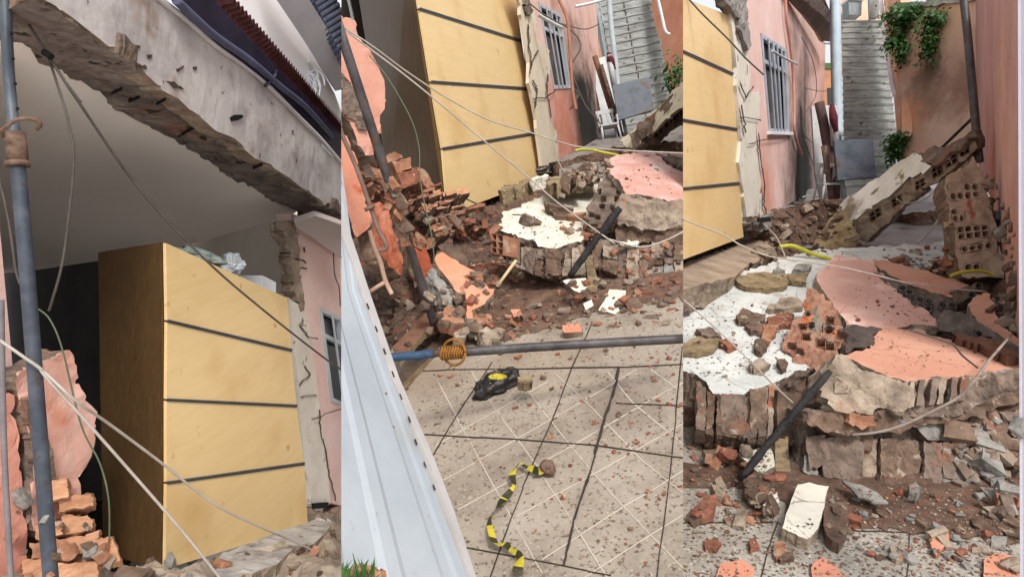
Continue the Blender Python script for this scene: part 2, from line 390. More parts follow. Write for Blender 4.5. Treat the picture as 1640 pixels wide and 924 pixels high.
def wardrobe(label, fp, TL, TR, BR, BL, seams, sp, STL, SBL, thick=.5):
    """fp: front plane, quad corners, seams = [(left point, right point)], sp: side plane, side's far corners"""
    base = fp(*BL)
    t = thing('wardrobe', base, label, 'wardrobe')
    L = [TL]+[s[0] for s in seams]+[BL]; Rr = [TR]+[s[1] for s in seams]+[BR]
    for i in range(len(L)-1):
        flat('door_panel', [lerp2(L[i], L[i+1], .012), lerp2(Rr[i], Rr[i+1], .012), lerp2(Rr[i], Rr[i+1], .988), lerp2(L[i], L[i+1], .988)], fp, .02, wood_y, t)
    for a, b in seams:
        bm = bmesh.new()
        pts = [lerp2(a, b, k/8) for k in range(9)]
        strip(bm, pts, fp, 5.0, .006, .012, 1, .0); bmesh.ops.recalc_face_normals(bm, faces=bm.faces[:])
        build('trim_strip', bm, trimd, t)
        bm = bmesh.new(); strip(bm, [(p[0], p[1]-1.2) for p in pts], fp, 1.2, .010, .004, 1, .0); build('trim_edge', bm, steel, t, solid=False)
    # carcass behind the doors
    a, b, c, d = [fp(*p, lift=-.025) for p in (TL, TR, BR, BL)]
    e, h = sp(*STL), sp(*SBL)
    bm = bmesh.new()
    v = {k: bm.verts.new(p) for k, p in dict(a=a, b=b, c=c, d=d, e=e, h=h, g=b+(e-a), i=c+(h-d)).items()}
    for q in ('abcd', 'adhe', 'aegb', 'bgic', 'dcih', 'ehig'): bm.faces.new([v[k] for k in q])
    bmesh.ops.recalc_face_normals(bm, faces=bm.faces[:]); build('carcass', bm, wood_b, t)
    return t
def sheet(name, x0, x1, nx, y0, y1, ny, ctrl, mat, amp=.05, sc=6, seed=1, power=2.2, parent=None, yfun=None, **k):
    """uneven ground through surveyed control points"""
    bm = bmesh.new(); G = []
    for j in range(ny+1):
        row = []
        for i in range(nx+1):
            x = x0+(x1-x0)*i/nx; v = j/ny
            ya = yfun(x) if yfun else y0
            y = ya+(y1-ya)*v
            s = sw = 0
            for cx, cy, cd_ in ctrl:
                w_ = 1/((cx-x)**2*.35+(cy-y)**2+60)**power; s += w_/cd_; sw += w_
            p = P(x, y, sw/s); q = p*sc+Vector((seed, seed, 0))
            p += UPV*(noise.noise(q)*.6+noise.noise(q*2.3)*.4+noise.noise(q*5)*.25)*amp - FWD*abs(noise.noise(q*3.1))*amp*.5
            row.append(bm.verts.new(p))
        G.append(row)
    for j in range(ny):
        for i in range(nx): bm.faces.new((G[j][i], G[j][i+1], G[j+1][i+1], G[j+1][i]))
    return tag(build(name, bm, mat, parent, smooth=False), **k)
def bvh(pan):
    V, Fc = [], []
    for vs, fs in SOLID[pan]:
        o = len(V); V += vs; Fc += [[i+o for i in f] for f in fs if len(f) > 2]
    return BVHTree.FromPolygons(V, Fc)
# library of fragment shapes
def rockmesh(seed, dims, ang=False):
    rr = random.Random(seed); bm = bmesh.new()
    if ang:
        bmesh.ops.create_cube(bm, size=1)
        for v in bm.verts: v.co += Vector([rr.uniform(-.13, .13) for _ in range(3)])
        for _ in range(rr.randint(1, 2)):
            n = Vector([rr.uniform(-1, 1) for _ in range(3)]).normalized()
            r = bmesh.ops.bisect_plane(bm, geom=bm.verts[:]+bm.edges[:]+bm.faces[:], plane_co=n*.42, plane_no=n, clear_outer=True)
            bmesh.ops.holes_fill(bm, edges=[e for e in r['geom_cut'] if isinstance(e, bmesh.types.BMEdge)], sides=0)
        bmesh.ops.triangulate(bm, faces=bm.faces[:])
        bmesh.ops.subdivide_edges(bm, edges=bm.edges[:], cuts=1); bmesh.ops.triangulate(bm, faces=bm.faces[:])
        for v in bm.verts: v.co += noise.noise_vector(v.co*3+Vector((seed, 0, 0)))*.07
    else:
        for _ in range(16):
            v = Vector([rr.gauss(0, 1) for _ in range(3)]).normalized()*rr.uniform(.42, .55); bm.verts.new(v)
        r = bmesh.ops.convex_hull(bm, input=bm.verts[:])
        bmesh.ops.delete(bm, geom=list({g for g in r['geom_interior']+r['geom_unused'] if isinstance(g, bmesh.types.BMVert)}), context='VERTS')
        bmesh.ops.subdivide_edges(bm, edges=bm.edges[:], cuts=1); bmesh.ops.triangulate(bm, faces=bm.faces[:])
        for v in bm.verts: v.co += noise.noise_vector(v.co*4+Vector((seed, 0, 0)))*.06
    for v in bm.verts: v.co = Vector((v.co.x*dims[0], v.co.y*dims[1], v.co.z*dims[2]))
    bmesh.ops.recalc_face_normals(bm, faces=bm.faces[:])
    me = bpy.data.meshes.new('fragment'); bm.to_mesh(me); bm.free(); return me
LIB = {'rock': [rockmesh(i, (1, .8, .65)) for i in range(5)],
       'brick': [rockmesh(20+i, (1, .62, .4), True) for i in range(6)],
       'shard': [rockmesh(40+i, (1, .55, .16), True) for i in range(6)]}
LIBM = {}
def fragment(kind, mat, rr):
    key = (kind, rr.randrange(len(LIB[kind])), mat.name)
    if key not in LIBM:
        me = LIB[kind][key[1]].copy(); me.materials.append(mat); LIBM[key] = me
    return LIBM[key]
def place(tree, x, y, size, kind, mat, rr, name, label, cat, group, ax=None, tilt=.35, sink=.12, scl=None):
    d = (P(x, y, 1)-CAM).normalized(); h = tree.ray_cast(CAM, d)
    if h[0] is None: return None
    lo, hi = BX[PAN]; dep = (h[0]-CAM).dot(FWD); mpx = size*F/dep*.62
    if (lo and x-mpx < lo) or (hi and x+mpx > hi): return None
    n = h[1]
    if n.dot(d) > 0: n = -n
    n = (n+Vector((0, 0, .6))).normalized()
    o = bpy.data.objects.new(name, fragment(kind, mat, rr)); COL.objects.link(o)
    hgt = {'rock': .3, 'brick': .2, 'shard': .08}[kind]
    z = (n+Vector([rr.uniform(-tilt, tilt) for _ in range(3)])).normalized()
    if ax is None: ax = Vector([rr.uniform(-1, 1) for _ in range(3)])
    xx = (ax-z*ax.dot(z)).normalized(); yy = z.cross(xx)
    s = scl or (rr.uniform(.8, 1.2), rr.uniform(.8, 1.2), rr.uniform(.8, 1.2))
    m = Matrix(((xx.x, yy.x, z.x), (xx.y, yy.y, z.y), (xx.z, yy.z, z.z))).to_4x4()
    o.matrix_world = Matrix.Translation(h[0]+n*(hgt-sink)*size*s[2]) @ m @ Matrix.Diagonal((size*s[0], size*s[1], size*s[2], 1))
    return tag(o, label, cat, group)
TONE = {'clay_brick': 'light clay', 'red_clay': 'reddish', 'dark_clay': 'brown', 'mortar': 'beige mortar', 'grey_mortar': 'grey', 'broken_masonry': 'rough brown', 'dirt': 'earthy', 'dark_soil': 'blackish', 'white_plaster': 'white'}
def scatter(tree, poly, n, smin, smax, kinds, mats, name, label, cat, group, seed=1, ax=None, tilt=.35, avoid=()):
    rr = random.Random(seed); xs = [p[0] for p in poly]; ys = [p[1] for p in poly]; k = 0; t = 0
    while k < n and t < n*30:
        t += 1; x, y = rr.uniform(min(xs), max(xs)), rr.uniform(min(ys), max(ys))
        if not inpoly(x, y, poly) or any(inpoly(x, y, a) for a in avoid): continue
        s = smin+(smax-smin)*rr.random()**2.2
        m_ = rr.choice(mats); q = (s-smin)/(smax-smin)
        lb = ('tiny ' if q < .12 else 'small ' if q < .45 else 'big ')+TONE.get(m_.name, 'brown')+' '+label
        if place(tree, x, y, s, rr.choice(kinds), m_, rr, name, lb, cat, group, ax, tilt): k += 1
def gravel(tree, polys, n, smin, smax, mats, name, label, seed=1, cat='gravel'):
    """crumbs nobody could count: one mesh"""
    rr = random.Random(seed); bm = bmesh.new(); lo, hi = BX[PAN]
    tot = 0
    for poly, share in polys:
        xs = [p[0] for p in poly]; ys = [p[1] for p in poly]; k = 0; t = 0
        while k < n*share and t < n*share*20:
            t += 1; x, y = rr.uniform(min(xs), max(xs)), rr.uniform(min(ys), max(ys))
            if not inpoly(x, y, poly): continue
            d = (P(x, y, 1)-CAM).normalized(); h = tree.ray_cast(CAM, d)
            if h[0] is None or h[1].z < .15 and h[1].z > -.15: continue
            k += 1; s = smin+(smax-smin)*rr.random()**3
            vs = []
            for dx, dy, dz in ((1, 0, -.3), (-.5, .9, -.2), (-.5, -.9, -.3), (0.1, .1, .8), (-1, 0, .3), (.6, -.6, .5)):
                vs.append(bm.verts.new(h[0]+Vector((dx*rr.uniform(.6, 1.2), dy*rr.uniform(.6, 1.2), dz*rr.uniform(.5, 1)+.25))*s*.5))
            mi = rr.randrange(len(mats))
            for f in ((0, 1, 3), (1, 4, 3), (4, 2, 5), (2, 0, 5), (0, 3, 5), (3, 4, 5)):
                bm.faces.new([vs[i] for i in f]).material_index = mi
    o = build(name, bm, mats, None, solid=False); return tag(o, label, cat, None, 'stuff')
def leaves(bm, c, rad, n, s, rr, flat_=.4):
    for _ in range(n):
        p = c+Vector((rr.gauss(0, rad[0]), rr.gauss(0, rad[1]), rr.gauss(0, rad[2])))
        a = Vector([rr.uniform(-1, 1) for _ in range(3)]).normalized(); b = a.orthogonal().normalized()
        a = (a+Vector((0, 0, -.5))).normalized(); L_ = s*rr.uniform(.6, 1.3)
        vs = [bm.verts.new(p+q) for q in (Vector(), a*L_*.5+b*L_*.3, a*L_, a*L_*.5-b*L_*.3)]
        bm.faces.new(vs)

def masonry_face(parent, top, bot, plane, seed, mats, wmin=9, wmax=20, lift=.03, rows=(1, 3), skip=.12, name='brick_piece'):
    """broken brickwork on the edge of a slab: irregular pieces between an upper and a lower line"""
    rr = random.Random(seed)
    def at(tab, x):
        for (a, b), (c, d) in zip(tab, tab[1:]):
            if x <= c: return b+(d-b)*max(0, min(1, (x-a)/(c-a)))
        return tab[-1][1]
    x = top[0][0]; k = 0
    while x < top[-1][0]-4:
        w_ = rr.uniform(wmin, wmax); x1 = min(x+w_, top[-1][0]); n = rr.randint(*rows); vs = [0]+sorted(rr.uniform(.25, .8) for _ in range(n-1))+[1]
        sk = rr.uniform(-2.5, 2.5)
        for a, b in zip(vs, vs[1:]):
            k += 1
            if rr.random() < skip: continue
            ya0, ya1, yb0, yb1 = at(top, x), at(top, x1), at(bot, x), at(bot, x1)
            q = [(x+.4+sk*a, ya0+(yb0-ya0)*a+rr.uniform(0, 2)), (x1-.4+sk*a+rr.uniform(-2, 2), ya1+(yb1-ya1)*a+rr.uniform(0, 2)), (x1-.6+sk*b+rr.uniform(-2, 2), ya1+(yb1-ya1)*b-rr.uniform(0, 3)), (x+.6+sk*b, ya0+(yb0-ya0)*b-rr.uniform(0, 3))]
            slab(name, q, plane, .12, [rr.choice(mats)]*2, parent, L=.022, amp=.010, sc=22, seed=seed*7+k, lift=lift+rr.uniform(-.02, .025), topamp=1, jn=3, ja=.9)
        x = x1
# ================================================================ pale ground sheet far below, added to bounce light up
PAN = None
bm = bmesh.new(); G_ = [(-220, -120), (220, -120), (220, 300), (-220, 300)]
bm.faces.new([bm.verts.new((x, y, -3.2)) for x, y in G_])
tag(build('ground', bm, M('pale_bounce_ground', [(192, 184, 176), (206, 198, 190)], .8, bump=.3)), kind='structure')
# ================================================================ LEFT THIRD: looking up into the opened room
PAN = 1
def d1(x): return 2106/(900-x)
ceilP = Plane((90, 10, 1534/590), (538, 331, 1534/269), (20, 200, 1534/400))
floorP = Plane((265, 905, 3.75), (492, 838, 5.2), (60, 905, 3.8))
outP = Plane((90, 10, d1(90)), (538, 331, d1(538)), (265, 0, d1(265)))
wf = Plane((265, 905, 3.6), (492, 838, 5.16), (268, 388, 3.6))
wside = Plane((265, 905, 3.6), (268, 388, 3.6), (150, 640, 4.1))
room = thing('room_interior', ceilP(200, 420), 'dim grey room seen through the missing front wall behind the wardrobe', 'room')
# ceiling with crumbled edge along the beam
ce = Z('1', (40, 130), (75, 125), (100, 150), (130, 190), (200, 215), (240, 245), (320, 280), (355, 320), (400, 350), (480, 400), (560, 440), (625, 480), (700, 530), (720, 555), (800, 590), (900, 650), (980, 690))
slab('ceiling', [(-60, -20), (20, 10)]+jag([(p[0]-3, p[1]-8) for p in ce], 1, .5, 3, False)+[(455, 352), (300, 394), (200, 425), (60, 436), (-40, 440)], ceilP, .1, [M('room_ceiling_paint', [(236, 230, 224), (240, 235, 230)], 1.5, bump=.1)], room, amp=0, jn=0, lift=-.01)
flat('unseen_left_wall', [(-60, -400), (-58, -400), (-58, 1100), (-60, 1100)], Plane((-60, 0, 9.3), (-58, 0, 3.0), (-60, 900, 9.3)), .1, M('unseen_room_wall', [(190, 184, 178), (202, 196, 190)], 2), room)  # out of view, added to keep sky light out of the room
backP = Plane((60, 436, 9.2), (300, 394, 7.6), (60, 820, 9.2))
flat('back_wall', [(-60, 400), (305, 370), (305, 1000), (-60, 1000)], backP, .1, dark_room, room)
rw = Plane((298, 394, 7.6), (458, 352, 6.1), (470, 700, 6.1))
flat('side_wall', [(290, 380), (462, 340), (505, 860), (290, 880)], rw, .1, M('room_wall_paint', [(216, 210, 200), (224, 218, 208)], 2, bump=.15), room)
flat('floor_edge', [(-60, 838), (230, 838), (200, 900), (-60, 924)], floorP, .25, dark_soil, room, lift=-.1)
# skirting shadow gap at the back: drawn as a flat black panel
flat('shadow_gap', [(70, 808), (162, 806), (162, 870), (70, 880)], Plane((70, 812, 7.5), (200, 812, 7.5), (70, 860, 7.5)), .1, blackm, room)
# concrete beam over the opening
beam = thing('beam', outP(300, 150), 'long grey concrete beam with broken brick underside over the open room', 'beam')
lo = Z('1', (-60, -60), (110, -20), (180, 20), (235, 60), (350, 150), (385, 160), (440, 200), (470, 240), (520, 290), (640, 370), (700, 425), (760, 450), (820, 510), (880, 540), (940, 580), (1000, 620), (1040, 655), (1080, 665), (1160, 700))
up = Z('1', (1180, 600), (1095, 525), (1030, 450), (960, 380), (850, 270), (770, 205), (690, 150), (600, 70), (510, 0), (430, -70))
slab('plaster_face', lo+up, outP, .12, [M('beam_plaster', [(146, 138, 136), (180, 172, 169), (194, 186, 182)], 3, bump=.3, bscale=16, specks=[((140, 122, 110), 4, .6, .15), ((88, 74, 66), 14, .68, .05)], bdist=.02), mortar], beam, L=.15, amp=.006, sc=6, seed=3, jn=2, ja=1.5, topamp=.8)
un = [(p[0], p[1]+1) for p in lo]
slab('broken_underside', un[1:]+[(590, 396), (546, 372)]+ce[::-1]+[(8, 62), (-30, 30)], ceilP, .10, [M('beam_underside', [(68, 62, 58), (108, 98, 92), (136, 126, 118)], 5, bump=1, bscale=24, specks=[((130, 92, 78), 2.2, .62, .12), ((50, 42, 38), 12, .62, .06)], bdist=.03), rawbrick], beam, L=.07, amp=.018, sc=9, seed=5, jn=3, ja=1.5, topamp=.8, lift=.02)
strips('groove', [Z('1', (575, 425), (655, 380)), Z('1', (360, 285), (395, 268)), Z('1', (415, 312), (450, 297)), Z('1', (505, 320), (535, 303)), Z('1', (815, 530), (845, 515))], ceilP, 2.0, blackm, beam, lift=.034, th=.02)
slab('hole_in_face', Z('1', (738, 378), (752, 370), (775, 370), (778, 378), (760, 388), (742, 390)), outP, .01, blackm, beam, amp=0, jn=0, lift=.012)
for i, q in enumerate([((535, 262), (560, 265), (590, 288), (560, 285)), ((430, 200), (470, 215), (468, 225), (435, 212)), ((566, 222), (590, 212), (585, 222), (570, 232)), ((472, 178), (488, 176), (484, 190), (474, 190)), ((435, 146), (450, 150), (446, 158), (436, 154)), ((620, 216), (632, 215), (630, 226), (622, 226))]):
    slab('chipped_spot', Z('1', *q), outP, .008, crackm, beam, amp=0, jn=3, ja=1.0, lift=.005, seed=i)
tube('edge_bead', [(*p, 0) if 0 else outP(p[0], p[1], .01) for p in up[1:]][::-1], .018, M('beam_edge', [(190, 184, 186), (206, 202, 204)], 6), beam, seg=6, solid=False)
# gutter / dark purlin above beam, corrugated roof, upper floor
gut = thing('gutter', outP(400, 60), 'dark navy gutter running along the roof eave above the beam', 'gutter')
g1 = Plane((290, -10, 3.35), (550, 240, 6.05), (330, -40, 3.5))
navy = M('navy_metal', [(34, 32, 48), (52, 50, 70)], 5, rough=.4, bump=.1)
flat('gutter_side', [(262, -25), (343, 66), (423, 128), (478, 183), (560, 270), (575, 240), (546, 205), (470, 122), (400, 58), (330, -25)], g1, .05, navy, gut)
tube('gutter_lip', [g1(*p, lift=.01) for p in Z('1', (560, 0), (680, 110), (800, 195), (900, 280), (980, 345), (1065, 440))], .025, M('navy_lit_edge', [(70, 70, 92), (88, 90, 112)], 6, rough=.4), gut, solid=False)  # lip coloured paler than the gutter, painting its lit edge
tube('gutter_bracket', [g1(*p, lift=.02) for p in Z('1', (845, 275), (875, 245), (880, 225))], .012, navy, gut, solid=False)
rf = bmesh.new(); A = P(318, -30, 3.2); B = P(565, 222, 6.2); n_ = 110; rowa, rowb = [], []
A2 = P(342, -2, 3.2); B2 = P(565, 236, 6.2)
E1 = P(368, -8, 3.0); E2 = P(560, 212, 6.0)
for i in range(n_*4+1):
    t = i/(n_*4); tt = t/(t+(1-t)*2.0)      # even steps along the eave in the place
    ph = math.sin(i/4*math.pi*1.0)*.022
    rowa.append(rf.verts.new(E1.lerp(E2, t)+UPV*ph)); rowb.append(rf.verts.new(A2.lerp(B2, t)+UPV*ph))
for i in range(n_*4): rf.faces.new((rowa[i], rowa[i+1], rowb[i+1], rowb[i]))
bmesh.ops.solidify(rf, geom=rf.faces[:], thickness=.008)
tag(build('corrugated_roof', rf, M('roof_sheet', [(82, 48, 50), (112, 68, 68), (126, 84, 82)], 8, bump=.3, rough=.7)), 'dark red corrugated roof sheet edge above the gutter', 'roof')
upw = Plane((366, 0, 4.5), (546, 0, 6.84), (366, 200, 4.45))
uw = thing('upper_storey', upw(450, 80), 'pale pink upper storey wall with grey eave above the corrugated roof', 'building')
flat('wall', [(330, -60), (444, -60), (446, -5), (500, 85), (536, 150), (546, 178), (560, 260), (546, 250)], upw, .1, M('pale_pink_paint', [(236, 228, 226), (240, 234, 232)], 2, bump=.15), uw)
ev = Plane((443, 0, 5.0), (536, 144, 6.4), (546, 100, 6.1))
flat('eave_slab', [(425, -40), (443, 0), (500, 85), (535, 144), (548, 141), (600, 150), (600, 90), (546, 82), (495, 0), (470, -40)], ev, .12, M('eave_paint', [(186, 184, 190), (202, 200, 204)], 3, bump=.3, specks=[((116, 104, 98), 9, .66, .06)]), uw, lift=.02)
bm = bmesh.new()
for i in range(16):
    x, y = 492+i*4.4, -8+i*8.6
    a, b = P(x, y, 5.2+i*.06), P(x+30, y-18, 5.8+i*.06)
    addtube(bm, [a, b], .032, 10)
build('roof_tile', bm, M('slate_roof_tile', [(56, 60, 76), (84, 88, 104)], 12, bump=.3), uw)
ld = []
rr = random.Random(3); bm = bmesh.new()
for k in range(9):
    cx_, cy_ = 495+rr.uniform(-10, 12), 135+rr.uniform(-8, 14); ra = rr.uniform(10, 17)
    addtube(bm, [P(cx_+ra*.9*math.cos(a*math.pi/12)+(a-12)*.3, cy_+ra*1.7*math.sin(a*math.pi/12), 5.9) for a in range(25)], .009, 6)
tag(build('cable_coil', bm, whitep, solid=False), 'loose white cable coil hanging on the pale upper wall', 'cable coil')
# house wall beyond the opening
hw = Plane((462, 400, 5.55), (546, 400, 6.7), (500, 800, 5.8))
h1 = thing('house_wall', hw(510, 820), 'pink house wall with barred window right of the opened room', 'wall')
pinkwall1 = M('pink_wall_paint', [(204, 170, 162), (212, 182, 174), (218, 192, 186)], 2.2, bump=.2, specks=[((200, 144, 128), 1.2, .58, .2)])
window(h1, [(510, 491), (575, 524), (596, 672), (529, 642)], hw, 'wall', [(466, 342), (700, 420), (700, 860), (515, 800)], pinkwall1, 3, M('window_frame_grey', [(150, 156, 162), (182, 186, 190)], 5, rough=.5, bump=.1), top_bar=.27)
cemat = M('cream_plaster', [(190, 180, 168), (204, 196, 184), (210, 204, 194)], 3, bump=.3, specks=[((150, 138, 122), 8, .66, .06)])
slab('bare_jamb', Z('2', (905, 30), (955, 60), (975, 110), (985, 150), (1000, 260), (1015, 400), (1040, 560), (1045, 690), (1005, 720), (985, 690), (965, 560), (945, 300), (915, 40)), hw, .2, [cemat], h1, L=.2, amp=.01, lift=.02, seed=4, jn=2, ja=1.5)
slab('crumbled_edge', Z('h', (200, 110), (250, 100), (285, 110), (290, 200), (300, 330), (318, 470), (330, 600), (352, 780), (315, 775), (300, 640), (275, 500), (250, 330), (240, 230), (200, 180)), hw, .12, [mortar, mortar], h1, L=.05, amp=.018, lift=.022, seed=4, jn=4, ja=1.5, topamp=1)
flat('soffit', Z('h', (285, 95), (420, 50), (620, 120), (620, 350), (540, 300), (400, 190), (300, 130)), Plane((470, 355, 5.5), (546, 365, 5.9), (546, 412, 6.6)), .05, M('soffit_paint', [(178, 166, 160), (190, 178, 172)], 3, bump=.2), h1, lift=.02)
strips('crack', [Z('2', (960, 250), (980, 280), (955, 300), (945, 315)), Z('2', (950, 350), (1000, 345)), Z('2', (1010, 390), (1015, 470), (1030, 520), (1040, 600), (1060, 680)), Z('2', (985, 420), (1089, 385)), Z('2', (945, 120), (975, 160), (1005, 165))], hw, 1.6, crackm, h1, lift=.03, ja=1, jn=4)
strips('chipped_mark', [Z('h', (330, 265), (335, 300)), Z('h', (275, 338), (320, 350), (345, 370)), Z('h', (310, 400), (350, 405))], hw, 2.5, crackm, h1, lift=.03, ja=1)
slab('broken_base', Z('2', (980, 700), (1060, 720), (1089, 690), (1120, 720), (1120, 770), (1000, 735)), hw, .25, [mortar, mortar], h1, L=.1, amp=.03, lift=.04, seed=2, topamp=.8)
flat('dark_pipe_end', Z('2', (983, 688), (1030, 684), (1028, 702), (985, 706)), hw, .03, blackm, h1, lift=.06)
# wardrobe
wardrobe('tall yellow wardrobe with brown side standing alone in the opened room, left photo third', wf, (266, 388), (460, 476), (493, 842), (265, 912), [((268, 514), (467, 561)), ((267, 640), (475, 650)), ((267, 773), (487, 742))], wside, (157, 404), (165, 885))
# things on the wardrobe
wt = Plane((266, 386, 3.62), (458, 472, 5.0), (160, 402, 4.3))
bag = bmesh.new()
bmesh.ops.create_icosphere(bag, subdivisions=4, radius=1)
bc = P(371, 428, 4.6)
for v in bag.verts:
    q = v.co.copy(); k = 1+.35*noise.noise(q*2.1)+.22*noise.noise(q*5)
    v.co = bc+Vector((q.x*.085*k, q.y*.08*k, q.z*.07*k+(.035 if q.z > .7 else 0)))
tag(build('plastic_bag', bag, M('pale_plastic', [(150, 160, 168), (190, 196, 200), (206, 210, 212)], 14, rough=.35, bump=.4)), 'crumpled pale plastic bag on top of the wardrobe', 'plastic bag')
b0 = Plane((402, 444, 4.75), (440, 463, 5.05), (402, 464, 4.75))
flat('cardboard_box', [(420, 441), (442, 452), (442, 482), (420, 470)], b0, .22, whitep, None, label='small white box on the right end of the wardrobe top', cat='box')
cl = bmesh.new(); bmesh.ops.create_icosphere(cl, subdivisions=4, radius=1); bc = P(318, 411, 4.05)
for v in cl.verts:
    q = v.co.copy(); k = 1+.4*noise.noise(q*2.4+Vector((3, 3, 3)))
    v.co = bc+RGT*q.x*.12*k+FWD*(q.y*.14*k+q.x*.06)+UPV*(q.z*.045*k-q.x*.035)
tag(build('folded_cloth', cl, M('grey_green_cloth', [(96, 110, 104), (140, 146, 140)], 12, bump=.4)), 'grey green folded cloth on top of the wardrobe behind its left corner', 'cloth')
# left: wall strip, wall remnant, prop
lw = Plane((0, 300, 2.9), (60, 300, 3.1), (0, 900, 2.9))
lwall = thing('side_wall_edge', lw(10, 900), 'narrow pale pink wall edge left of the steel prop', 'wall')
flat('wall', [(-120, -60), (8, -60), (24, 300), (50, 590), (50, 1000), (-120, 1000)], lw, .2, M('rosy_paint', [(206, 164, 154), (216, 184, 176)], 2, bump=.2), lwall, lift=-.1)
slab('broken_lower_wall', Z('2', (-60, 330), (5, 345), (15, 420), (20, 520), (35, 610), (40, 700), (55, 780), (48, 860), (60, 1000), (-60, 1000)), lw, .15, [M('salmon_paint', [(196, 130, 112), (208, 150, 132)], 3, bump=.3), rawbrick], lwall, L=.08, amp=.02, seed=6, lift=.05)
tube('side_pipe', [(2, 480, 2.65), (6, 700, 2.65), (14, 860, 2.65), (20, 960, 2.65)], .011, M('mauve_pipe', [(96, 92, 96), (122, 116, 118)], 8), None, label='thin grey pipe running down the left edge wall', cat='pipe')
slab('wall_remnant', Z('2', (0, 280), (40, 258), (85, 238), (135, 215), (160, 208), (185, 215), (188, 255), (200, 300), (215, 340), (255, 400), (262, 480), (245, 570), (208, 600), (200, 690), (215, 745), (150, 770), (100, 782), (60, 770), (52, 650), (60, 560), (30, 430), (5, 330)), lw, .16, [M('salmon_pink_paint', [(200, 142, 122), (212, 164, 148), (218, 178, 164)], 3, bump=.3, specks=[((198, 132, 108), 4, .6, .2)]), rawbrick], None, L=.07, amp=.03, sc=7, seed=9, jn=3, ja=1.8, lift=.08, label='jagged remnant of pink wall standing behind the steel prop', cat='wall remnant', topamp=.25)
slab('exposed_mortar_patch', Z('2', (22, 350), (45, 380), (75, 440), (100, 500), (112, 600), (105, 640), (80, 620), (55, 560), (35, 470), (22, 400)), lw, .04, [rawbrick, rawbrick], bpy.data.objects['wall_remnant'], L=.06, amp=.02, seed=2, lift=.105, topamp=1)
# brick stack lower left
bp = Plane((60, 900, 2.95), (180, 880, 3.1), (60, 850, 3.0))
rr = random.Random(11)
tanb = M('tan_brick', [(140, 96, 68), (170, 124, 92), (190, 148, 118)], 6, bump=.4, stretch=(1, 1, 4))
STKL = ['topmost broken brick of the stack by the prop, left half', 'long tan brick half near the top of the stack right of the prop', 'tan brick in the middle of the stack right of the prop', 'tan brick with a notch below the middle of the stack', 'brick behind the prop at mid height of the stack', 'brick behind the prop below mid height of the stack', 'wide brick second from the bottom of the stack', 'low brick left of the prop foot', 'lowest wide brick at the photo bottom right of the prop', 'lowest brick at the photo bottom left of the prop', 'slanted brick end at the right side of the stack', 'thin brick slice under the long tan brick half']
stk = [((60, 782), (110, 770), (112, 800), (62, 810)), ((95, 800), (148, 792), (150, 812), (96, 822)), ((96, 838), (150, 832), (146, 850), (98, 860)), ((108, 863), (160, 851), (154, 884), (112, 888)),
       ((60, 845), (102, 838), (104, 858), (62, 866)), ((50, 870), (110, 864), (112, 890), (52, 896)), ((92, 888), (166, 880), (164, 902), (94, 906)), ((40, 896), (92, 892), (96, 915), (42, 920)), ((90, 904), (160, 902), (158, 930), (92, 935)), ((44, 918), (92, 914), (94, 945), (46, 945)),
       ((150, 868), (180, 860), (194, 900), (160, 908)), ((98, 822), (140, 826), (148, 838), (100, 842))]
for i, q in enumerate(stk):
    slab('broken_brick', list(q), bp, .18, [rr.choice([clay, tanb, tanb]), tanb], None, L=.03, amp=.013, sc=14, seed=i, jn=4, ja=1.3, lift=rr.uniform(0, .1), topamp=1, label=STKL[i], cat='broken brick', group='broken bricks at the foot of the steel prop')
fl = [(-40, 880, 3.1), (120, 905, 3.05), (250, 915, 3.3), (160, 890, 3.6), (380, 890, 3.9), (546, 850, 5.0), (300, 924, 3.2), (546, 924, 3.4), (0, 960, 2.7), (546, 960, 3.1), (250, 905, 3.7)]
sheet('broken_floor_edge', -60, 640, 90, 880, 1000, 20, fl, M('dusty_floor', [(120, 104, 90), (158, 144, 128), (176, 164, 148)], 6, bump=.8, bscale=24, specks=[((150, 86, 60), 7, .6, .08)], bdist=.02), amp=.05, sc=5, yfun=lambda x: 918-(x-250)*.27 if x > 250 else 896+(x+60)*.07, kind='structure')
sl = Plane((350, 900, 3.8), (540, 850, 4.7), (500, 915, 3.7))
slab('concrete_slab', Z('2', (700, 890), (790, 845), (900, 800), (1000, 765), (1060, 770), (1040, 810), (960, 860), (860, 924), (700, 990), (660, 930)), sl, .1, [concrete, mortar], None, L=.1, amp=.025, seed=3, lift=.06, label='broken concrete floor slab lying under the wardrobe front', cat='slab', topamp=.6)
slab('mortar_lump', Z('2', (390, 905), (440, 878), (520, 885), (560, 920), (540, 990), (380, 990)), Plane((200, 910, 2.9), (280, 910, 2.9), (240, 890, 3.1)), .15, [mortar, mortar], None, L=.05, amp=.035, seed=8, label='pale mortar lump in front of the wardrobe foot', cat='mortar lump', topamp=1)
slab('fallen_mortar', Z('2', (1030, 800), (1060, 775), (1110, 770), (1110, 900), (1040, 870)), Plane((530, 870, 3.9), (560, 870, 4.0), (540, 850, 4.1)), .2, [mortar, mortar], None, L=.06, amp=.04, seed=12, label='grey mortar heap at the right end of the broken slab', cat='mortar lump', topamp=1)
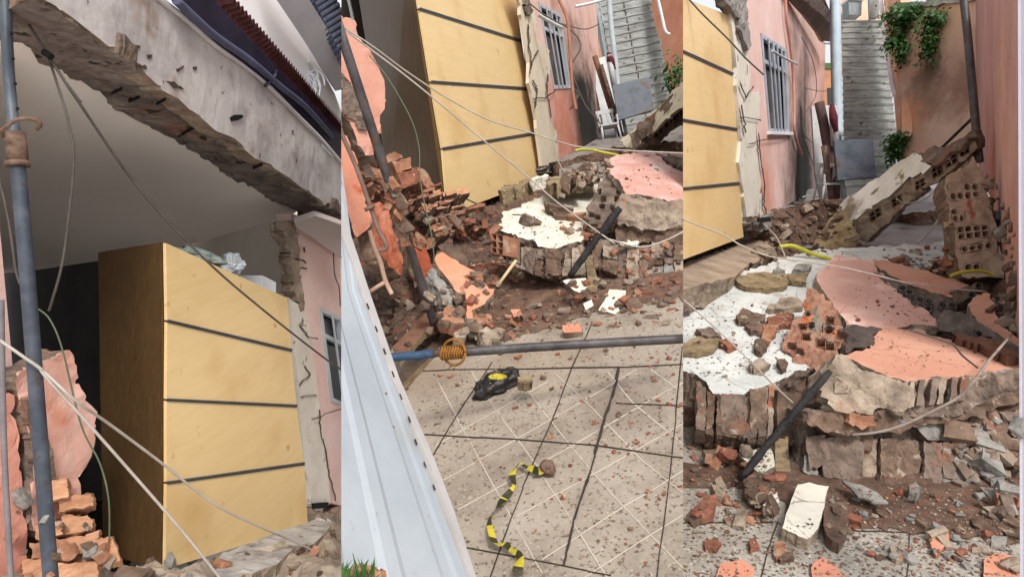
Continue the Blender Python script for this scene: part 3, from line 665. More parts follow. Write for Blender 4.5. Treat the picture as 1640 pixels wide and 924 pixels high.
# steel prop
pr = thing('steel_prop', P(85, 960, 2.55), 'grey adjustable steel prop with hooked pin and rusty collar', 'steel prop')
tube('lower_tube', [P(28, 262, 2.55), P(46, 470, 2.53), P(84, 960, 2.5)], .027, M('painted_dark_steel', [(42, 46, 54), (58, 63, 72), (78, 82, 90)], 9, rough=.6, bump=.15, specks=[((120, 120, 120), 18, .70, .04), ((70, 52, 42), 26, .66, .04)]), pr, 18, 12, solid=True)
tube('upper_tube', [P(7, -60, 2.6), P(14, 120, 2.58), P(29, 270, 2.55)], .021, steel, pr, 16, 8, solid=True)
tube('collar', [P(24, 214, 2.56), P(29, 262, 2.55)], .037, rust, pr, 18, smoothc=False)
tube('collar_ring', [P(28, 259, 2.55), P(29, 267, 2.55)], .043, rust, pr, 18, smoothc=False)
tube('hook_pin', [P(4, 219, 2.5), P(3, 210, 2.48), P(12, 202, 2.46), P(25, 193, 2.46), P(45, 190, 2.46), P(60, 193, 2.47), P(64, 201, 2.48), P(58, 207, 2.49)], .0085, rust, pr, 10)
for x, y in Z('1', (35, 110), (40, 190), (47, 270), (54, 350)): tube('pin_hole', [P(x+1.5, y, 2.575), P(x+1.5, y, 2.53)], .006, blackm, pr, smoothc=False)
# cables
tube('cable', [(18, -10, 2.7), (40, 30, 2.7), (60, 62, 2.7), (76, 87, 2.7), (130, 170, 2.8), (225, 305, 3.1), (330, 417, 3.4), (420, 495, 3.7), (518, 572, 4.2), (560, 600, 4.5)], .0065, cable_d, label='dark cable hanging from the beam down across the wardrobe to the window', cat='cable')
tube('cable', [(76, 88, 2.7), (90, 130, 2.7), (108, 190, 2.7), (118, 250, 2.7), (112, 330, 2.7), (100, 420, 2.7), (84, 480, 2.7), (78, 498, 2.7)], .0055, cable_d, label='thin dark cable looping down left of the wardrobe', cat='cable')
tube('cable', [(78, 90, 2.69), (100, 125, 2.7), (130, 165, 2.75)], .006, cable_d, label='short dark cable twisted beside the beam knot', cat='cable')
tube('cable_knot', [(70, 84, 2.66), (78, 88, 2.66), (82, 92, 2.66)], .015, blackm, label='black taped knot joining the cables under the beam', cat='cable knot')
tube('cable', [(0, 545, 2.45), (40, 573, 2.46), (68, 593, 2.48), (120, 640, 2.5), (178, 681, 2.7), (260, 742, 3.0), (345, 808, 3.3), (420, 845, 3.6), (470, 866, 3.9), (550, 905, 4.1)], .0062, cable, label='pale cable stretched from the prop to the slab, upper one', cat='cable')
tube('cable', [(66, 590, 2.47), (75, 605, 2.48), (150, 688, 2.55), (240, 790, 2.7), (300, 860, 2.8), (360, 935, 2.9)], .0062, cable, label='pale cable stretched steeply from the prop to the bottom, lower one', cat='cable')
tube('wire', [(60, 494, 3.0), (80, 512, 3.0), (100, 560, 3.0), (130, 680, 3.0), (160, 742, 3.0), (174, 800, 3.0), (175, 870, 3.05)], .004, cable_g, label='thin green wire hanging in front of the wardrobe side', cat='wire')
tube('cable', [(0, 290, 2.6), (15, 360, 2.6), (25, 430, 2.6), (32, 455, 2.6)], .005, cable_d, label='thin cable on the pale wall left of the prop', cat='cable')
tube('wire', [(534, 405, 6.2), (536, 440, 6.3), (543, 460, 6.35), (545, 490, 6.4)], .006, cable_d, label='thin wire hanging under the soffit beside the window', cat='wire')
T = bvh(1)
scatter(T, [(20, 790), (200, 850), (290, 900), (540, 840), (546, 924), (10, 924)], 46, .03, .12, ['rock', 'brick', 'shard'], [mortar, clay, mortar_grey, clay_dark], 'rubble_piece', 'rubble piece on the broken floor under the wardrobe, left third', 'rubble', 'rubble pieces under the wardrobe in the left third', 5)
# ---------------------------------------------------------------- builders shared by the two yard views
def stairs(label, base, right, up, fwd, width, n, rise, run, mat):
    t = thing('staircase', base, label, 'staircase'); bm = bmesh.new(); rr = random.Random(5)
    pts = []
    for i in range(n):
        p = base+up*rise*i+fwd*run*i; 
        a, b = p, p+right*width; lip = .018
        c, d = a+up*(rise-.035), b+up*(rise-.035)
        for q in ([a, b, d, c], [c, d, d-fwd*lip, c-fwd*lip], [c-fwd*lip, d-fwd*lip, d-fwd*lip+up*.035, c-fwd*lip+up*.035], [c-fwd*lip+up*.035, d-fwd*lip+up*.035, b+up*rise+fwd*run, a+up*rise+fwd*run]):
            bm.faces.new([bm.verts.new(v) for v in q])
    bmesh.ops.remove_doubles(bm, verts=bm.verts, dist=1e-4)
    bmesh.ops.subdivide_edges(bm, edges=[e for e in bm.edges if e.calc_length() > width*.8], cuts=14)
    bmesh.ops.recalc_face_normals(bm, faces=bm.faces[:])
    for v in bm.verts: v.co += up*noise.noise(v.co*5)*.016+fwd*noise.noise(v.co*6)*.015
    build('flight', bm, mat, t)
    bm = bmesh.new()
    S = [base+right*(width*.47)-fwd*.03, base+right*(width*.45)+up*rise*n+fwd*(run*n-.03)]
    addtube(bm, [S[0].lerp(S[1], k/20)+right*noise.noise(Vector((k*.7, 0, 0)))*.02 for k in range(21)], .011, 6)
    build('seam', bm, crackm, t, solid=False)
    for sx, wd in ((-.09, .09), (width, .06)):
        bm = bmesh.new(); a = base+right*sx-fwd*.05-up*.3
        L_ = up*rise*n+fwd*run*n
        prism(bm, [a, a+right*wd, a+right*wd+L_+up*.1, a+L_+up*.1], fwd*.3); bmesh.ops.recalc_face_normals(bm, faces=bm.faces[:])
        build('stringer', bm, stringm, t)
    return t
stringm = M('stringer_paint', [(110, 120, 124), (140, 148, 150)], 6, bump=.3)
stepm = M('step_concrete', [(110, 112, 109), (140, 142, 138), (160, 162, 158)], 7, bump=.4, bscale=18, stretch=(.5, 1, 1.6), specks=[((84, 84, 78), 9, .62, .1)], bdist=.02)
sheetm = M('blued_metal_sheet', [(52, 60, 70), (76, 84, 94), (90, 84, 84)], 5, rough=.55, bump=.2, specks=[((80, 58, 46), 5, .58, .12)])
oldwhite = M('old_white', [(160, 160, 160), (188, 188, 188)], 5, rough=.6, bump=.2, specks=[((130, 118, 106), 10, .64, .08)])
def plastic_chair(label, base, right, up, fwd, s, tilt=0):
    t = thing('plastic_chair', base, label, 'chair')
    def B_(bm, x0, x1, y0, y1, z0, z1):
        q = [base+(right*x+fwd*y0+up*z)*s for x, z in ((x0, z0), (x1, z0), (x1, z1), (x0, z1))]
        prism(bm, q, fwd*(y1-y0)*s); bmesh.ops.recalc_face_normals(bm, faces=bm.faces[:])
    for x in (-.2, .2):
        for y in (-.18, .2):
            bm = bmesh.new(); addtube(bm, [base+(right*x*1.15+fwd*y*1.1)*s, base+(right*x+fwd*y+up*.42)*s], [.022*s, .03*s], 8); build('leg', bm, oldwhite, t)
    bm = bmesh.new(); B_(bm, -.23, .23, -.22, .22, .41, .45); build('seat', bm, oldwhite, t)
    bm = bmesh.new()
    for x in (-.2, -.08, .04, .16): B_(bm, x, x+.05, .19, .22, .45, .84)
    B_(bm, -.22, .23, .185, .225, .8, .9); build('backrest', bm, oldwhite, t)
    for sx in (-.24, .2):
        bm = bmesh.new(); B_(bm, sx, sx+.04, -.2, .2, .62, .65); B_(bm, sx+.002, sx+.038, -.2, -.16, .42, .62); build('armrest', bm, oldwhite, t)
    return t
# ================================================================ MIDDLE THIRD: looking down on the tiled yard
PAN = 2
def gd2(x, y): return 1/(6.1e-4*(y-310+.25*x))
g2 = Plane((600, 900, gd2(600, 900)), (1094, 900, gd2(1094, 900)), (800, 560, gd2(800, 560)))
UP2 = g2.n.copy()
tileb = M('speckled_beige_tile', [(120, 108, 95), (146, 134, 120), (160, 149, 136)], 3.2, rough=.5, bump=.12, specks=[((96, 82, 72), 55, .57, .12), ((168, 156, 138), 70, .60, .12), ((116, 80, 64), 30, .68, .04)], spots=[(g2(985, 650), .28, (112, 98, 86), .6), (g2(700, 600), .3, (128, 110, 92), .5), (g2(860, 590), .4, (140, 122, 100), .4)])
def sh(n, pts, pl, m, lift=0, **k):
    bm = bmesh.new(); bm.faces.new([bm.verts.new(pl(x, y, lift)) for x, y in pts]); return tag(build(n, bm, m), **k)
fl2 = sh('tiled_floor', [(547, 1000), (547, 560), (640, 500), (1094, 450), (1200, 450), (1200, 1000)], g2, tileb, kind='structure')
jm = M('black_grout', [(40, 34, 30), (62, 52, 46)], 20, bump=.3)
wm = M('white_grout', [(172, 160, 144), (188, 178, 164)], 14, bump=.1, specks=[((160, 146, 128), 14, .6, .1)])
strips('tile_joint', [Z('4', *l) for l in [((1087, 190), (1060, 480), (1045, 620), (1005, 940)), ((745, 235), (690, 380), (610, 565), (540, 740), (470, 940)), ((480, 240), (380, 390), (290, 540)), ((240, 268), (480, 262), (885, 256), (1100, 246)),
       ((265, 470), (545, 485), (810, 505), (1100, 547)), ((395, 830), (600, 868), (860, 920)), ((875, 370), (1100, 380)), ((800, 110), (780, 160), (745, 235))]], g2, 1.5, jm, fl2, lift=.004, th=.002, ja=.5)
strips('crack', [Z('4', (885, 256), (876, 310), (860, 360), (838, 430), (818, 500), (795, 590), (760, 690), (735, 780), (710, 890))], g2, 3.6, jm, fl2, lift=.008, th=.003, ja=.7, var=.5)
strips('inlay_line', [Z('4', *l) for l in [((305, 295), (440, 550), (560, 770), (640, 910)), ((415, 270), (520, 430), (620, 565), (750, 770), (850, 930)), ((560, 290), (690, 455), (800, 590), (900, 700), (1000, 805), (1100, 905)),
       ((680, 275), (800, 385), (950, 545), (1100, 665)), ((850, 270), (930, 370), (1100, 510)), ((985, 262), (1100, 345)),
       ((325, 615), (530, 500), (740, 380), (940, 262)), ((370, 710), (560, 605), (780, 480), (985, 360), (1095, 298)), ((560, 730), (780, 610), (1000, 485), (1100, 428)), ((640, 868), (860, 725), (1100, 578)), ((760, 935), (930, 825), (1100, 718)), ((300, 505), (480, 402), (660, 300))]], g2, 1.5, wm, fl2, lift=.002, th=.001, ja=.4)
slab('soil_patch', Z('4', (80, 120), (300, 190), (420, 180), (560, 160), (700, 120), (900, 60), (1120, 40), (1120, -60), (80, -60)), g2, .003, [M('brown_soil', [(70, 52, 42), (98, 76, 62), (124, 102, 86)], 9, bump=.9, bdist=.01, specks=[((120, 72, 52), 25, .60, .06), ((160, 146, 128), 34, .68, .04)])], None, amp=0, jn=5, ja=4, lift=.006, seed=3, kind='structure')
# the ground outside the tiles, under everything
def Y2(x): return [(547, 300), (720, 305), (745, 312), (870, 266), (900, 262), (960, 240), (1094, 225)]
def ytop(tab):
    def f(x):
        for (a, b), (c, d) in zip(tab, tab[1:]):
            if x <= c: return b+(d-b)*max(0, min(1, (x-a)/(c-a)))
        return tab[-1][1]
    return f
c2 = [(745, 318, 6.8), (800, 295, 7.6), (860, 275, 9.0), (547, 700, 3.2), (600, 590, 3.8), (650, 560, 4.1), (700, 548, 4.2), (780, 540, 4.05), (850, 530, 4.1), (950, 525, 4.0), (1094, 520, 3.75), (1094, 480, 4.1), (950, 480, 4.35), (850, 480, 4.45), (760, 470, 4.5), (650, 470, 4.45), (600, 400, 4.7), (850, 440, 4.75), (700, 400, 5.0), (740, 345, 5.5), (850, 340, 5.9), (650, 330, 5.2),
      (1094, 430, 4.7), (1000, 400, 4.9), (1094, 320, 5.8), (930, 290, 6.9), (870, 310, 6.6), (1000, 240, 8.2), (1094, 235, 7.8), (930, 262, 8), (900, 275, 7.6), (547, 320, 4.9)]
sheet('rubble_mound', 540, 1110, 120, 0, 556, 74, c2, dirt, amp=.07, sc=5, seed=3, yfun=ytop(Y2(0)), label='brown dirt mound under the broken slabs in the middle third', cat='rubble mound', kind='stuff')
# pit at the left
pit = Plane((560, 480, 4.2), (690, 480, 4.6), (640, 600, 3.9))
slab('pit_wall', [(545, 395), (570, 385), (640, 420), (700, 440), (705, 520), (690, 545), (600, 620), (545, 640)], pit, .2, [dark_soil, dark_soil], None, L=.04, amp=.06, sc=5, seed=4, topamp=1, label='dark crumbling soil face below the pink wall by the gate', cat='soil face', kind='stuff')
tm = Plane((600, 600, 3.55), (735, 530, 4.1), (640, 620, 3.4))
slab('timber_beam', Z('4', (150, 320), (330, 145), (372, 122), (385, 128), (330, 200), (290, 225), (205, 310), (150, 350)), tm, .1, [M('dark_timber', [(44, 34, 28), (70, 54, 44), (88, 70, 58)], 10, bump=.6), timber], None, L=.08, amp=.008, lift=.02, label='dark square timber lying beside the tiles by the gate', cat='timber')
slab('timber_beam', Z('4', (170, 250), (255, 150), (290, 130), (335, 140), (345, 150), (270, 200), (190, 290)), tm, .05, [brown_w, timber], None, L=.08, amp=.012, lift=.12, label='splintered brown plank leaning at the foot of the dark pole', cat='timber')
# wardrobe
wf2 = Plane((716, 345, 5.4), (870, 287, 8.0), (680, 40, 5.4))
ws2 = Plane((716, 345, 5.4), (680, 40, 5.4), (610, 150, 6.4))
wardrobe('tall yellow wardrobe above the brick rubble, middle photo third', wf2, (656, -80), (818, -80), (870, 287), (718, 345), [Z('3', (250, 30), (577, 133)), Z('3', (288, 265), (600, 287)), Z('3', (325, 480), (622, 430))], ws2, (562, -80), (625, 310))
dk = Plane((547, 100, 7.5), (640, 100, 8.2), (560, 300, 7.2))
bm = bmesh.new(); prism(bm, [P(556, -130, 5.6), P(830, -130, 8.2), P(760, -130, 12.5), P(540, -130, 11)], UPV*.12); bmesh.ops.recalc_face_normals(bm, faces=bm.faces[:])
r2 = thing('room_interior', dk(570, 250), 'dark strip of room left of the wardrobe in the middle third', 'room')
build('ceiling', bm, dark_room, r2)  # lid above the view, added to darken the room below
flat('back_wall', [(540, -80), (700, -80), (740, 340), (540, 340)], dk, .1, M('deep_room_shade', [(44, 38, 34), (60, 52, 46)], 2, bump=.1), r2)  # wall coloured near black in place of the room's shade
tube('door_edge', [P(553, -20, 7.1), P(566, 35, 7.1), P(575, 110, 7.0)], .02, oldwhite, r2)
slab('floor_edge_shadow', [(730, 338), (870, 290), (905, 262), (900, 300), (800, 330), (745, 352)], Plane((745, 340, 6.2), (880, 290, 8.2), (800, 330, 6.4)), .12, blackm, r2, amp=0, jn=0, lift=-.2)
# house wall with window
hw2 = Plane((860, 100, 7.9), (965, 100, 12.4), (880, 270, 8.1))
pinkwall2 = M('stained_pink_wall', [(188, 148, 134), (200, 166, 154), (206, 178, 168)], 1.3, bump=.2, specks=[((190, 132, 110), 1.1, .57, .2)],
    spots=[(hw2(940, 215), 2.0, (26, 25, 20), 1.0), (hw2(905, 200), 1.0, (186, 104, 74), .6)])
h2 = thing('house_wall', hw2(900, 260), 'pink house wall with barred window and dark mould, middle third', 'wall')
window(h2, Z('3', (632, 8), (705, 50), (737, 285), (682, 288)), hw2, 'wall', [(845, -60), (952, -60), (966, 225), (872, 285)], pinkwall2, 3, M('window_frame_white', [(150, 152, 156), (172, 174, 178)], 5, rough=.5, bump=.1), top_bar=.27)
slab('bare_jamb', Z('3', (545, -60), (585, -60), (600, 0), (622, 60), (615, 120), (665, 165), (665, 240), (650, 300), (670, 400), (690, 440), (690, 530), (640, 535), (612, 330), (575, 60)), hw2, .04, [M('cream_plaster_warm', [(190, 176, 152), (204, 192, 170)], 3, bump=.3, specks=[((150, 134, 112), 7, .64, .06)])], h2, L=.2, amp=.01, lift=.02, seed=4, jn=3, ja=1.5)
slab('crumbled_edge', Z('3', (575, 0), (595, 5), (598, 50), (585, 55), (578, 30)), hw2, .05, [rawbrick, rawbrick], h2, L=.08, amp=.03, lift=.06, topamp=1)
strips('crack', [Z('3', (590, 80), (592, 150), (603, 210), (595, 240)), Z('3', (600, 215), (615, 180), (625, 165)), Z('3', (655, 240), (652, 300), (665, 380)), Z('3', (605, 320), (645, 318), (680, 290)), Z('3', (605, 260), (620, 290), (612, 350))], hw2, 1.8, crackm, h2, lift=.04, ja=1, jn=4)
slab('footing', Z('3', (642, 540), (690, 525), (750, 492), (752, 512), (700, 550), (660, 562), (645, 558)), hw2, .3, [mortar_grey, mortar_grey], h2, L=.12, amp=.03, lift=.08, seed=2, topamp=.8)
flat('dark_gap', Z('3', (645, 528), (675, 522), (676, 536), (646, 542)), hw2, .02, blackm, h2, lift=.11)
# behind: far house, staircase, orange wall
th = R(10)
u2 = (UPV*math.cos(th)-RGT*math.sin(th)).normalized(); r_2 = (RGT*math.cos(th)+UPV*math.sin(th)).normalized(); f_2 = u2.cross(r_2).normalized()
th2 = R(7)
stairs('grey concrete staircase climbing behind the yard, middle third', P(1001, 228, 13), (RGT*math.cos(R(12))+UPV*math.sin(R(12))), (UPV*math.cos(th2)-RGT*math.sin(th2)), FWD, 1.12, 30, .19, .05, stepm)
ow2 = Plane((1060, 50, 12.9), (1094, 50, 12.2), (1075, 150, 12.5))
slab('orange_yard_wall', Z('3', (985, -60), (1140, -60), (1140, 330), (1060, 300), (1030, 150), (1005, 60)), ow2, .2, [M('orange_yard_paint', [(170, 110, 84), (188, 130, 102), (196, 146, 120)], 1.6, bump=.3, specks=[((96, 66, 50), 1.8, .58, .12)]), mortar], None, L=.5, amp=.01, label='stained orange wall right of the staircase, middle third', cat='wall')
tube('drain_pipe', [P(*p, 12.1) for p in Z('3', (1012, -30), (1030, 50), (1042, 100), (1056, 112))], .03, whitep, None, label='white drain pipe beside the staircase, middle third', cat='pipe', smoothc=True)
fh = thing('far_house', P(968, 90, 22), 'distant brick house seen between pink wall and staircase', 'building')
fp = Plane((960, 60, 22), (980, 60, 22), (968, 90, 22))
flat('wall', Z('3', (828, 90), (885, 90), (885, 300), (828, 300)), fp, .5, M('far_wall', [(150, 104, 74), (176, 128, 92)], 2, bump=0), fh)
flat('roof', Z('3', (825, 78), (885, 82), (885, 96), (826, 94)), fp, .6, leaf, fh, lift=.1)
flat('window', Z('3', (842, 150), (856, 150), (858, 185), (844, 185)), fp, .05, glass, fh, lift=.05)
tube('white_post', [P(*p, 12.6) for p in Z('3', (858, -40), (868, 90), (880, 190), (890, 290))], .055, M('pale_blue_paint', [(150, 160, 164), (178, 186, 190)], 4, bump=.2), None, label='pale post in front of the staircase edge, middle third', cat='post', seg=6, solid=True)
tube('roof_tie', [P(*p, 9.0) for p in Z('3', (752, 22), (800, 12), (850, -2))], .02, whitep, None, label='white rod sticking out from the pink wall top, middle third', cat='rod')
lp = Plane((950, 130, 11.6), (1000, 130, 11.6), (960, 220, 11.2))
flat('door_leaf', Z('3', (798, 198), (848, 182), (872, 300), (905, 440), (850, 455), (828, 330)), lp, .05, oldwhite, None, label='white door leaf leaning beside the pink wall, middle third', cat='door leaf')
flat('metal_sheet', Z('3', (872, 275), (990, 248), (1006, 352), (890, 388)), Plane((990, 140, 10.6), (1045, 140, 10.6), (1000, 180, 10.5)), .04, sheetm, None, label='dark bluish metal panel propped before the staircase, middle third', cat='metal panel')
tube('panel_leg', [P(*p, 10.8) for p in Z('3', (905, 380), (918, 440))], .03, MATS['stringer_paint'], bpy.data.objects['metal_sheet'], smoothc=False)
for i, (a, b, r_, m_) in enumerate([((815, 182), (895, 440), .05, brown_w), ((835, 210), (905, 445), .035, rust), ((862, 180), (878, 280), .05, oldwhite)]):
    tube('leaning_bar', [P(*p, 10.9-i*.1) for p in Z('3', a, b)], r_, m_, None, smoothc=False, label=['brown plank leaning before the white door, middle third', 'thin rusty bar leaning before the white door, middle third', 'white roll leaning beside the staircase, middle third'][i], cat=['plank', 'bar', 'roll'][i])
tube('hanging_cloth', [P(*p, 10.7) for p in Z('3', (858, 170), (866, 195), (880, 225))], [.03, .07, .02], M('maroon_cloth', [(70, 22, 30), (100, 36, 44)], 10), None, smoothc=False, label='maroon cloth hanging by the staircase post, middle third', cat='cloth')
plastic_chair('white plastic chair standing under the leaning planks, middle third', P(*Z('3', (868, 462))[0], 10.6), r_2, u2, f_2, .68)
bm = bmesh.new(); rr = random.Random(2); leaves(bm, P(*Z('3', (1082, 248))[0], 11.4), (.14, .1, .2), 260, .12, rr)
t_ = thing('climbing_plant', P(1087, 140, 11.4), 'small green plant on the wall foot, middle third', 'plant'); build('foliage', bm, leaf, t_, solid=False)
tube('stem', [P(1090, 140, 11.4), P(1088, 118, 11.4)], .02, timber, t_)
sh('far_yard_floor', Z('3', (700, 520), (850, 430), (1140, 400), (1140, 560), (700, 620)), Plane((900, 250, 8.8), (1094, 235, 8.8), (960, 215, 11.5)), M('grey_floor', [(110, 104, 98), (136, 130, 124)], 3, bump=.5, specks=[((78, 56, 44), 5, .58, .1)]), kind='structure')
# leaning wall slab
ls = thing('leaning_wall_slab', P(1000, 240, 8), 'long fallen wall slab with cream face leaning over the rubble, middle third', 'wall slab')
lp2 = Plane((1000, 232, 8.0), (1094, 140, 7.2), (1018, 240, 7.7))
slab('plaster_face', Z('3', (895, 455), (930, 425), (1000, 360), (1060, 300), (1100, 262), (1130, 240), (1140, 310), (1085, 350), (1010, 420), (945, 480), (915, 475)), lp2, .03, [M('dirty_cream', [(150, 136, 108), (200, 194, 174), (214, 208, 192)], 2.2, bump=.3, specks=[((104, 84, 60), 8, .6, .08)]), mortar], ls, L=.15, amp=.02, seed=3)
sp2 = Plane((1018, 240, 7.7), (1094, 172, 7.2), (1045, 240, 7.75))
bc_ = slab('brick_core', Z('3', (945, 480), (1010, 420), (1085, 352), (1140, 315), (1140, 385), (1080, 410), (1000, 484)), sp2, .25, [rawbrick, rawbrick], ls, L=.07, amp=.03, seed=4, topamp=1)
for i, q in enumerate([((1000, 430), (1030, 405), (1040, 425), (1012, 450)), ((1035, 400), (1065, 375), (1075, 395), (1045, 420)), ((1070, 370), (1100, 350), (1105, 368), (1078, 390))]):
    hbrick('hollow_brick', Z('3', *q), sp2, .15, 2, 1, clay_dark, ls, rnd=True, lift=0.009, seed=i, cut=bc_)
# yellow hose
tube('yellow_hose', [P(*p, 7.4) for p in Z('b', (468, 78), (500, 70), (560, 72), (620, 86), (680, 98), (715, 106))], .017, hose_y, None, label='yellow hose lying on the rubble crest, middle third', cat='hose', n=6)
# white slab in the middle
dn = -UP2
A2s = Plane((855, 395, 4.45), (800, 360, 4.85), (960, 300, 5.9))
wsl = slab('white_wall_slab', Z('b', (15, 520), (40, 470), (60, 425), (150, 405), (225, 352), (300, 330), (420, 292), (560, 240), (640, 222), (620, 290), (560, 370), (540, 450), (590, 520), (550, 565), (480, 590), (400, 608), (385, 622), (330, 628), (265, 620), (240, 600), (238, 575), (200, 585), (120, 560), (90, 540)), A2s, .1, [white_pl, rawbrick], None, L=.05, amp=.03, sc=9, seed=3, vec=dn*.24, label='fallen slab with cream painted face lying flat, middle third', cat='wall slab', jn=3, ja=1.1, topamp=.1)
fs = Plane((800, 385, 4.58), (920, 398, 4.33), (850, 440, 4.42))
rr = random.Random(8)
for i, q in enumerate([((200, 660), (250, 665), (245, 790), (200, 770)), ((318, 655), (398, 650), (404, 800), (316, 802))]):
    slab('brick_block', Z('b', *q), fs, .15, [rr.choice([rawbrick, clay_dark, clay_dark]), rawbrick], wsl, L=.03, amp=.014, sc=16, seed=20+i, lift=.07+rr.uniform(0, .01), topamp=1, jn=3, ja=1)
masonry_face(wsl, Z('b', (64, 612), (190, 632), (310, 645), (420, 648), (530, 615)), Z('b', (64, 700), (190, 780), (310, 815), (430, 812), (530, 785)), fs, 3, [rawbrick, clay_dark, mortar, rawbrick], lift=.05)
for q in (((320, 668), (350, 668), (350, 695), (320, 695)), ((358, 668), (388, 668), (388, 695), (358, 695))):
    hbrick('brick_hole', Z('b', *q), fs, .1, 1, 1, clay_dark, wsl, rnd=True, lift=0.019, web=.12)
hbrick('hollow_brick', Z('b', (-8, 545), (62, 560), (58, 672), (-10, 665)), Plane((790, 370, 4.45), (810, 375, 4.35), (795, 405, 4.4)), .16, 2, 3, clay, None, lift=0.006, seed=5, web=.16, label='hollow red brick with six square holes at the left end of the cream slab', cat='hollow brick')
# tilted hollow chunk
ch = Plane((900, 330, 4.85), (980, 300, 5.0), (950, 380, 4.5))
c_ = slab('hollow_brick_chunk', Z('b', (520, 460), (545, 390), (575, 330), (600, 280), (640, 225), (700, 258), (752, 320), (742, 400), (705, 425), (695, 500), (640, 530), (600, 512), (560, 490)), ch, .2, [rawbrick, rawbrick], None, L=.035, amp=.025, seed=6, topamp=1, label='tilted chunk of hollow brickwork between the cream and the pink slab, middle third', cat='brick chunk')
for i, q in enumerate([((545, 425), (575, 430), (572, 455), (545, 452)), ((580, 438), (612, 445), (608, 470), (580, 465)), ((605, 378), (635, 382), (632, 408), (604, 404)), ((668, 388), (700, 392), (696, 418), (668, 414)), ((615, 335), (642, 330), (640, 362), (615, 368)), ((690, 335), (722, 335), (720, 365), (690, 368)), ((700, 290), (735, 292), (735, 322), (704, 322)), ((590, 300), (615, 290), (612, 322), (590, 330))]):
    hbrick('hollow_brick', Z('b', *q), ch, .12, 1, 1, clay_dark, c_, lift=0.009, seed=i, web=.22)
# pink slab right
pp = Plane((1000, 322, 4.5), (985, 250, 5.5), (1094, 290, 4.95))
ps = slab('pink_wall_slab', Z('b', (636, 165), (650, 130), (700, 103), (800, 92), (930, 110), (1000, 150), (1120, 210), (1120, 372), (1000, 362), (900, 345), (820, 330), (755, 322), (745, 302), (720, 250), (660, 205)), pp, .1, [pink_wet, mortar], None, L=.05, amp=.03, seed=9, vec=dn*.2, label='large wet pink wall slab lying on broken masonry, middle third', cat='wall slab', jn=3, ja=1.0, topamp=.1)
slab('pink_wall_slab', Z('b', (735, 74), (900, 78), (1120, 88), (1120, 130), (1000, 118), (930, 106), (800, 88)), Plane((1000, 243, 6.2), (1094, 247, 6.0), (1050, 252, 5.8)), .08, [MATS['wet_pink_plaster'], mortar], None, L=.1, amp=.02, lift=0, seed=3, label='narrow far pink slab edge behind the large pink slab, middle third', cat='wall slab')
slab('broken_joint', Z('b', (930, 108), (1010, 118), (1120, 140), (1120, 205), (1060, 180), (990, 140)), Plane((1050, 255, 5.5), (1094, 262, 5.4), (1094, 275, 5.3)), .1, [rawbrick, rawbrick], ps, L=.05, amp=.03, topamp=1, lift=.02)
mz = Plane((1000, 330, 4.44), (1094, 330, 4.36), (1000, 370, 4.36))
slab('mortar_mass', Z('b', (738, 335), (850, 340), (960, 362), (1120, 370), (1120, 510), (1060, 500), (1000, 525), (900, 520), (800, 510), (720, 500), (712, 410)), mz, .25, [mortar, mortar], ps, L=.035, amp=.045, sc=6, seed=12, topamp=1, jn=3, ja=2)
for q in (((755, 415), (800, 412), (802, 452), (755, 452)), ((812, 418), (875, 422), (872, 462), (812, 458))):
    hbrick('brick_hole', Z('b', *q), mz, .12, 1, 1, mortar, ps, rnd=True, lift=0.021, web=.15)
my = Plane((1000, 365, 4.42), (1094, 365, 4.34), (1000, 400, 4.36))
slab('clay_course', Z('b', (705, 500), (790, 512), (900, 530), (1120, 505), (1120, 590), (960, 600), (820, 605), (720, 600), (690, 560)), my, .25, [clay_dark, clay_dark], ps, L=.035, amp=.035, sc=9, seed=14, topamp=1, jn=4, ja=2)
for i, q in enumerate([((785, 535), (830, 532), (828, 565), (788, 568)), ((850, 535), (890, 535), (885, 572), (848, 570)), ((915, 530), (955, 530), (950, 562), (915, 562))]):
    hbrick('brick_hole', Z('b', *q), my, .12, 1, 1, clay_dark, ps, rnd=True, lift=0.015, web=.15, seed=i)
slab('white_chip', Z('b', (718, 622), (780, 618), (830, 622), (820, 642), (760, 645), (722, 638)), my, .03, white_pl, None, L=.1, amp=.004, lift=.08, label='thin white plaster chip under the pink slab, middle third', cat='plaster piece')
mx = Plane((950, 400, 4.5), (1094, 400, 4.3), (1000, 465, 4.25))
lowm = tag(thing('masonry_mass', mx(1000, 470), 'broken dark masonry blocks carrying the pink slab, middle third', 'masonry'), None)
slab('core', Z('b', (560, 610), (700, 600), (900, 610), (1120, 600), (1120, 880), (980, 895), (820, 890), (700, 850), (600, 860), (560, 760)), mx, .3, [rawbrick, rawbrick], lowm, L=.04, amp=.05, sc=6, seed=16, topamp=1)
masonry_face(lowm, Z('b', (630, 640), (760, 650), (900, 640), (1120, 630)), Z('b', (630, 800), (760, 850), (900, 885), (1120, 880)), mx, 5, [rawbrick, clay_dark, mortar, rawbrick, mortar_grey], lift=.07, wmin=12, wmax=30, rows=(1, 3))
for i, q in enumerate([((560, 600), (620, 598), (622, 780), (560, 770)), ((850, 720), (925, 710), (930, 870), (860, 865))]):
    slab('masonry_block', Z('b', *q), mx, .15, [[clay_dark, mortar, rawbrick, mortar_grey][i % 4], rawbrick], lowm, L=.035, amp=.02, sc=12, seed=30+i, lift=.06, topamp=1, jn=3, ja=1.5)
slab('wooden_post', Z('b', (537, 730), (585, 740), (612, 920), (608, 960), (572, 960), (560, 880)), mx, .05, [timber, timber], None, L=.08, amp=.005, lift=.14, label='short pale wooden post standing before the masonry, middle third', cat='post')
tube('burnt_timber', [P(*Z('b', (722, 398))[0], 4.0), P(*Z('b', (430, 795))[0], 4.05)], [.02]+[.024]*13+[.018], timber_b, None, 10, rough=.008, label='charred black timber leaning on the slabs, middle third', cat='timber', solid=False)
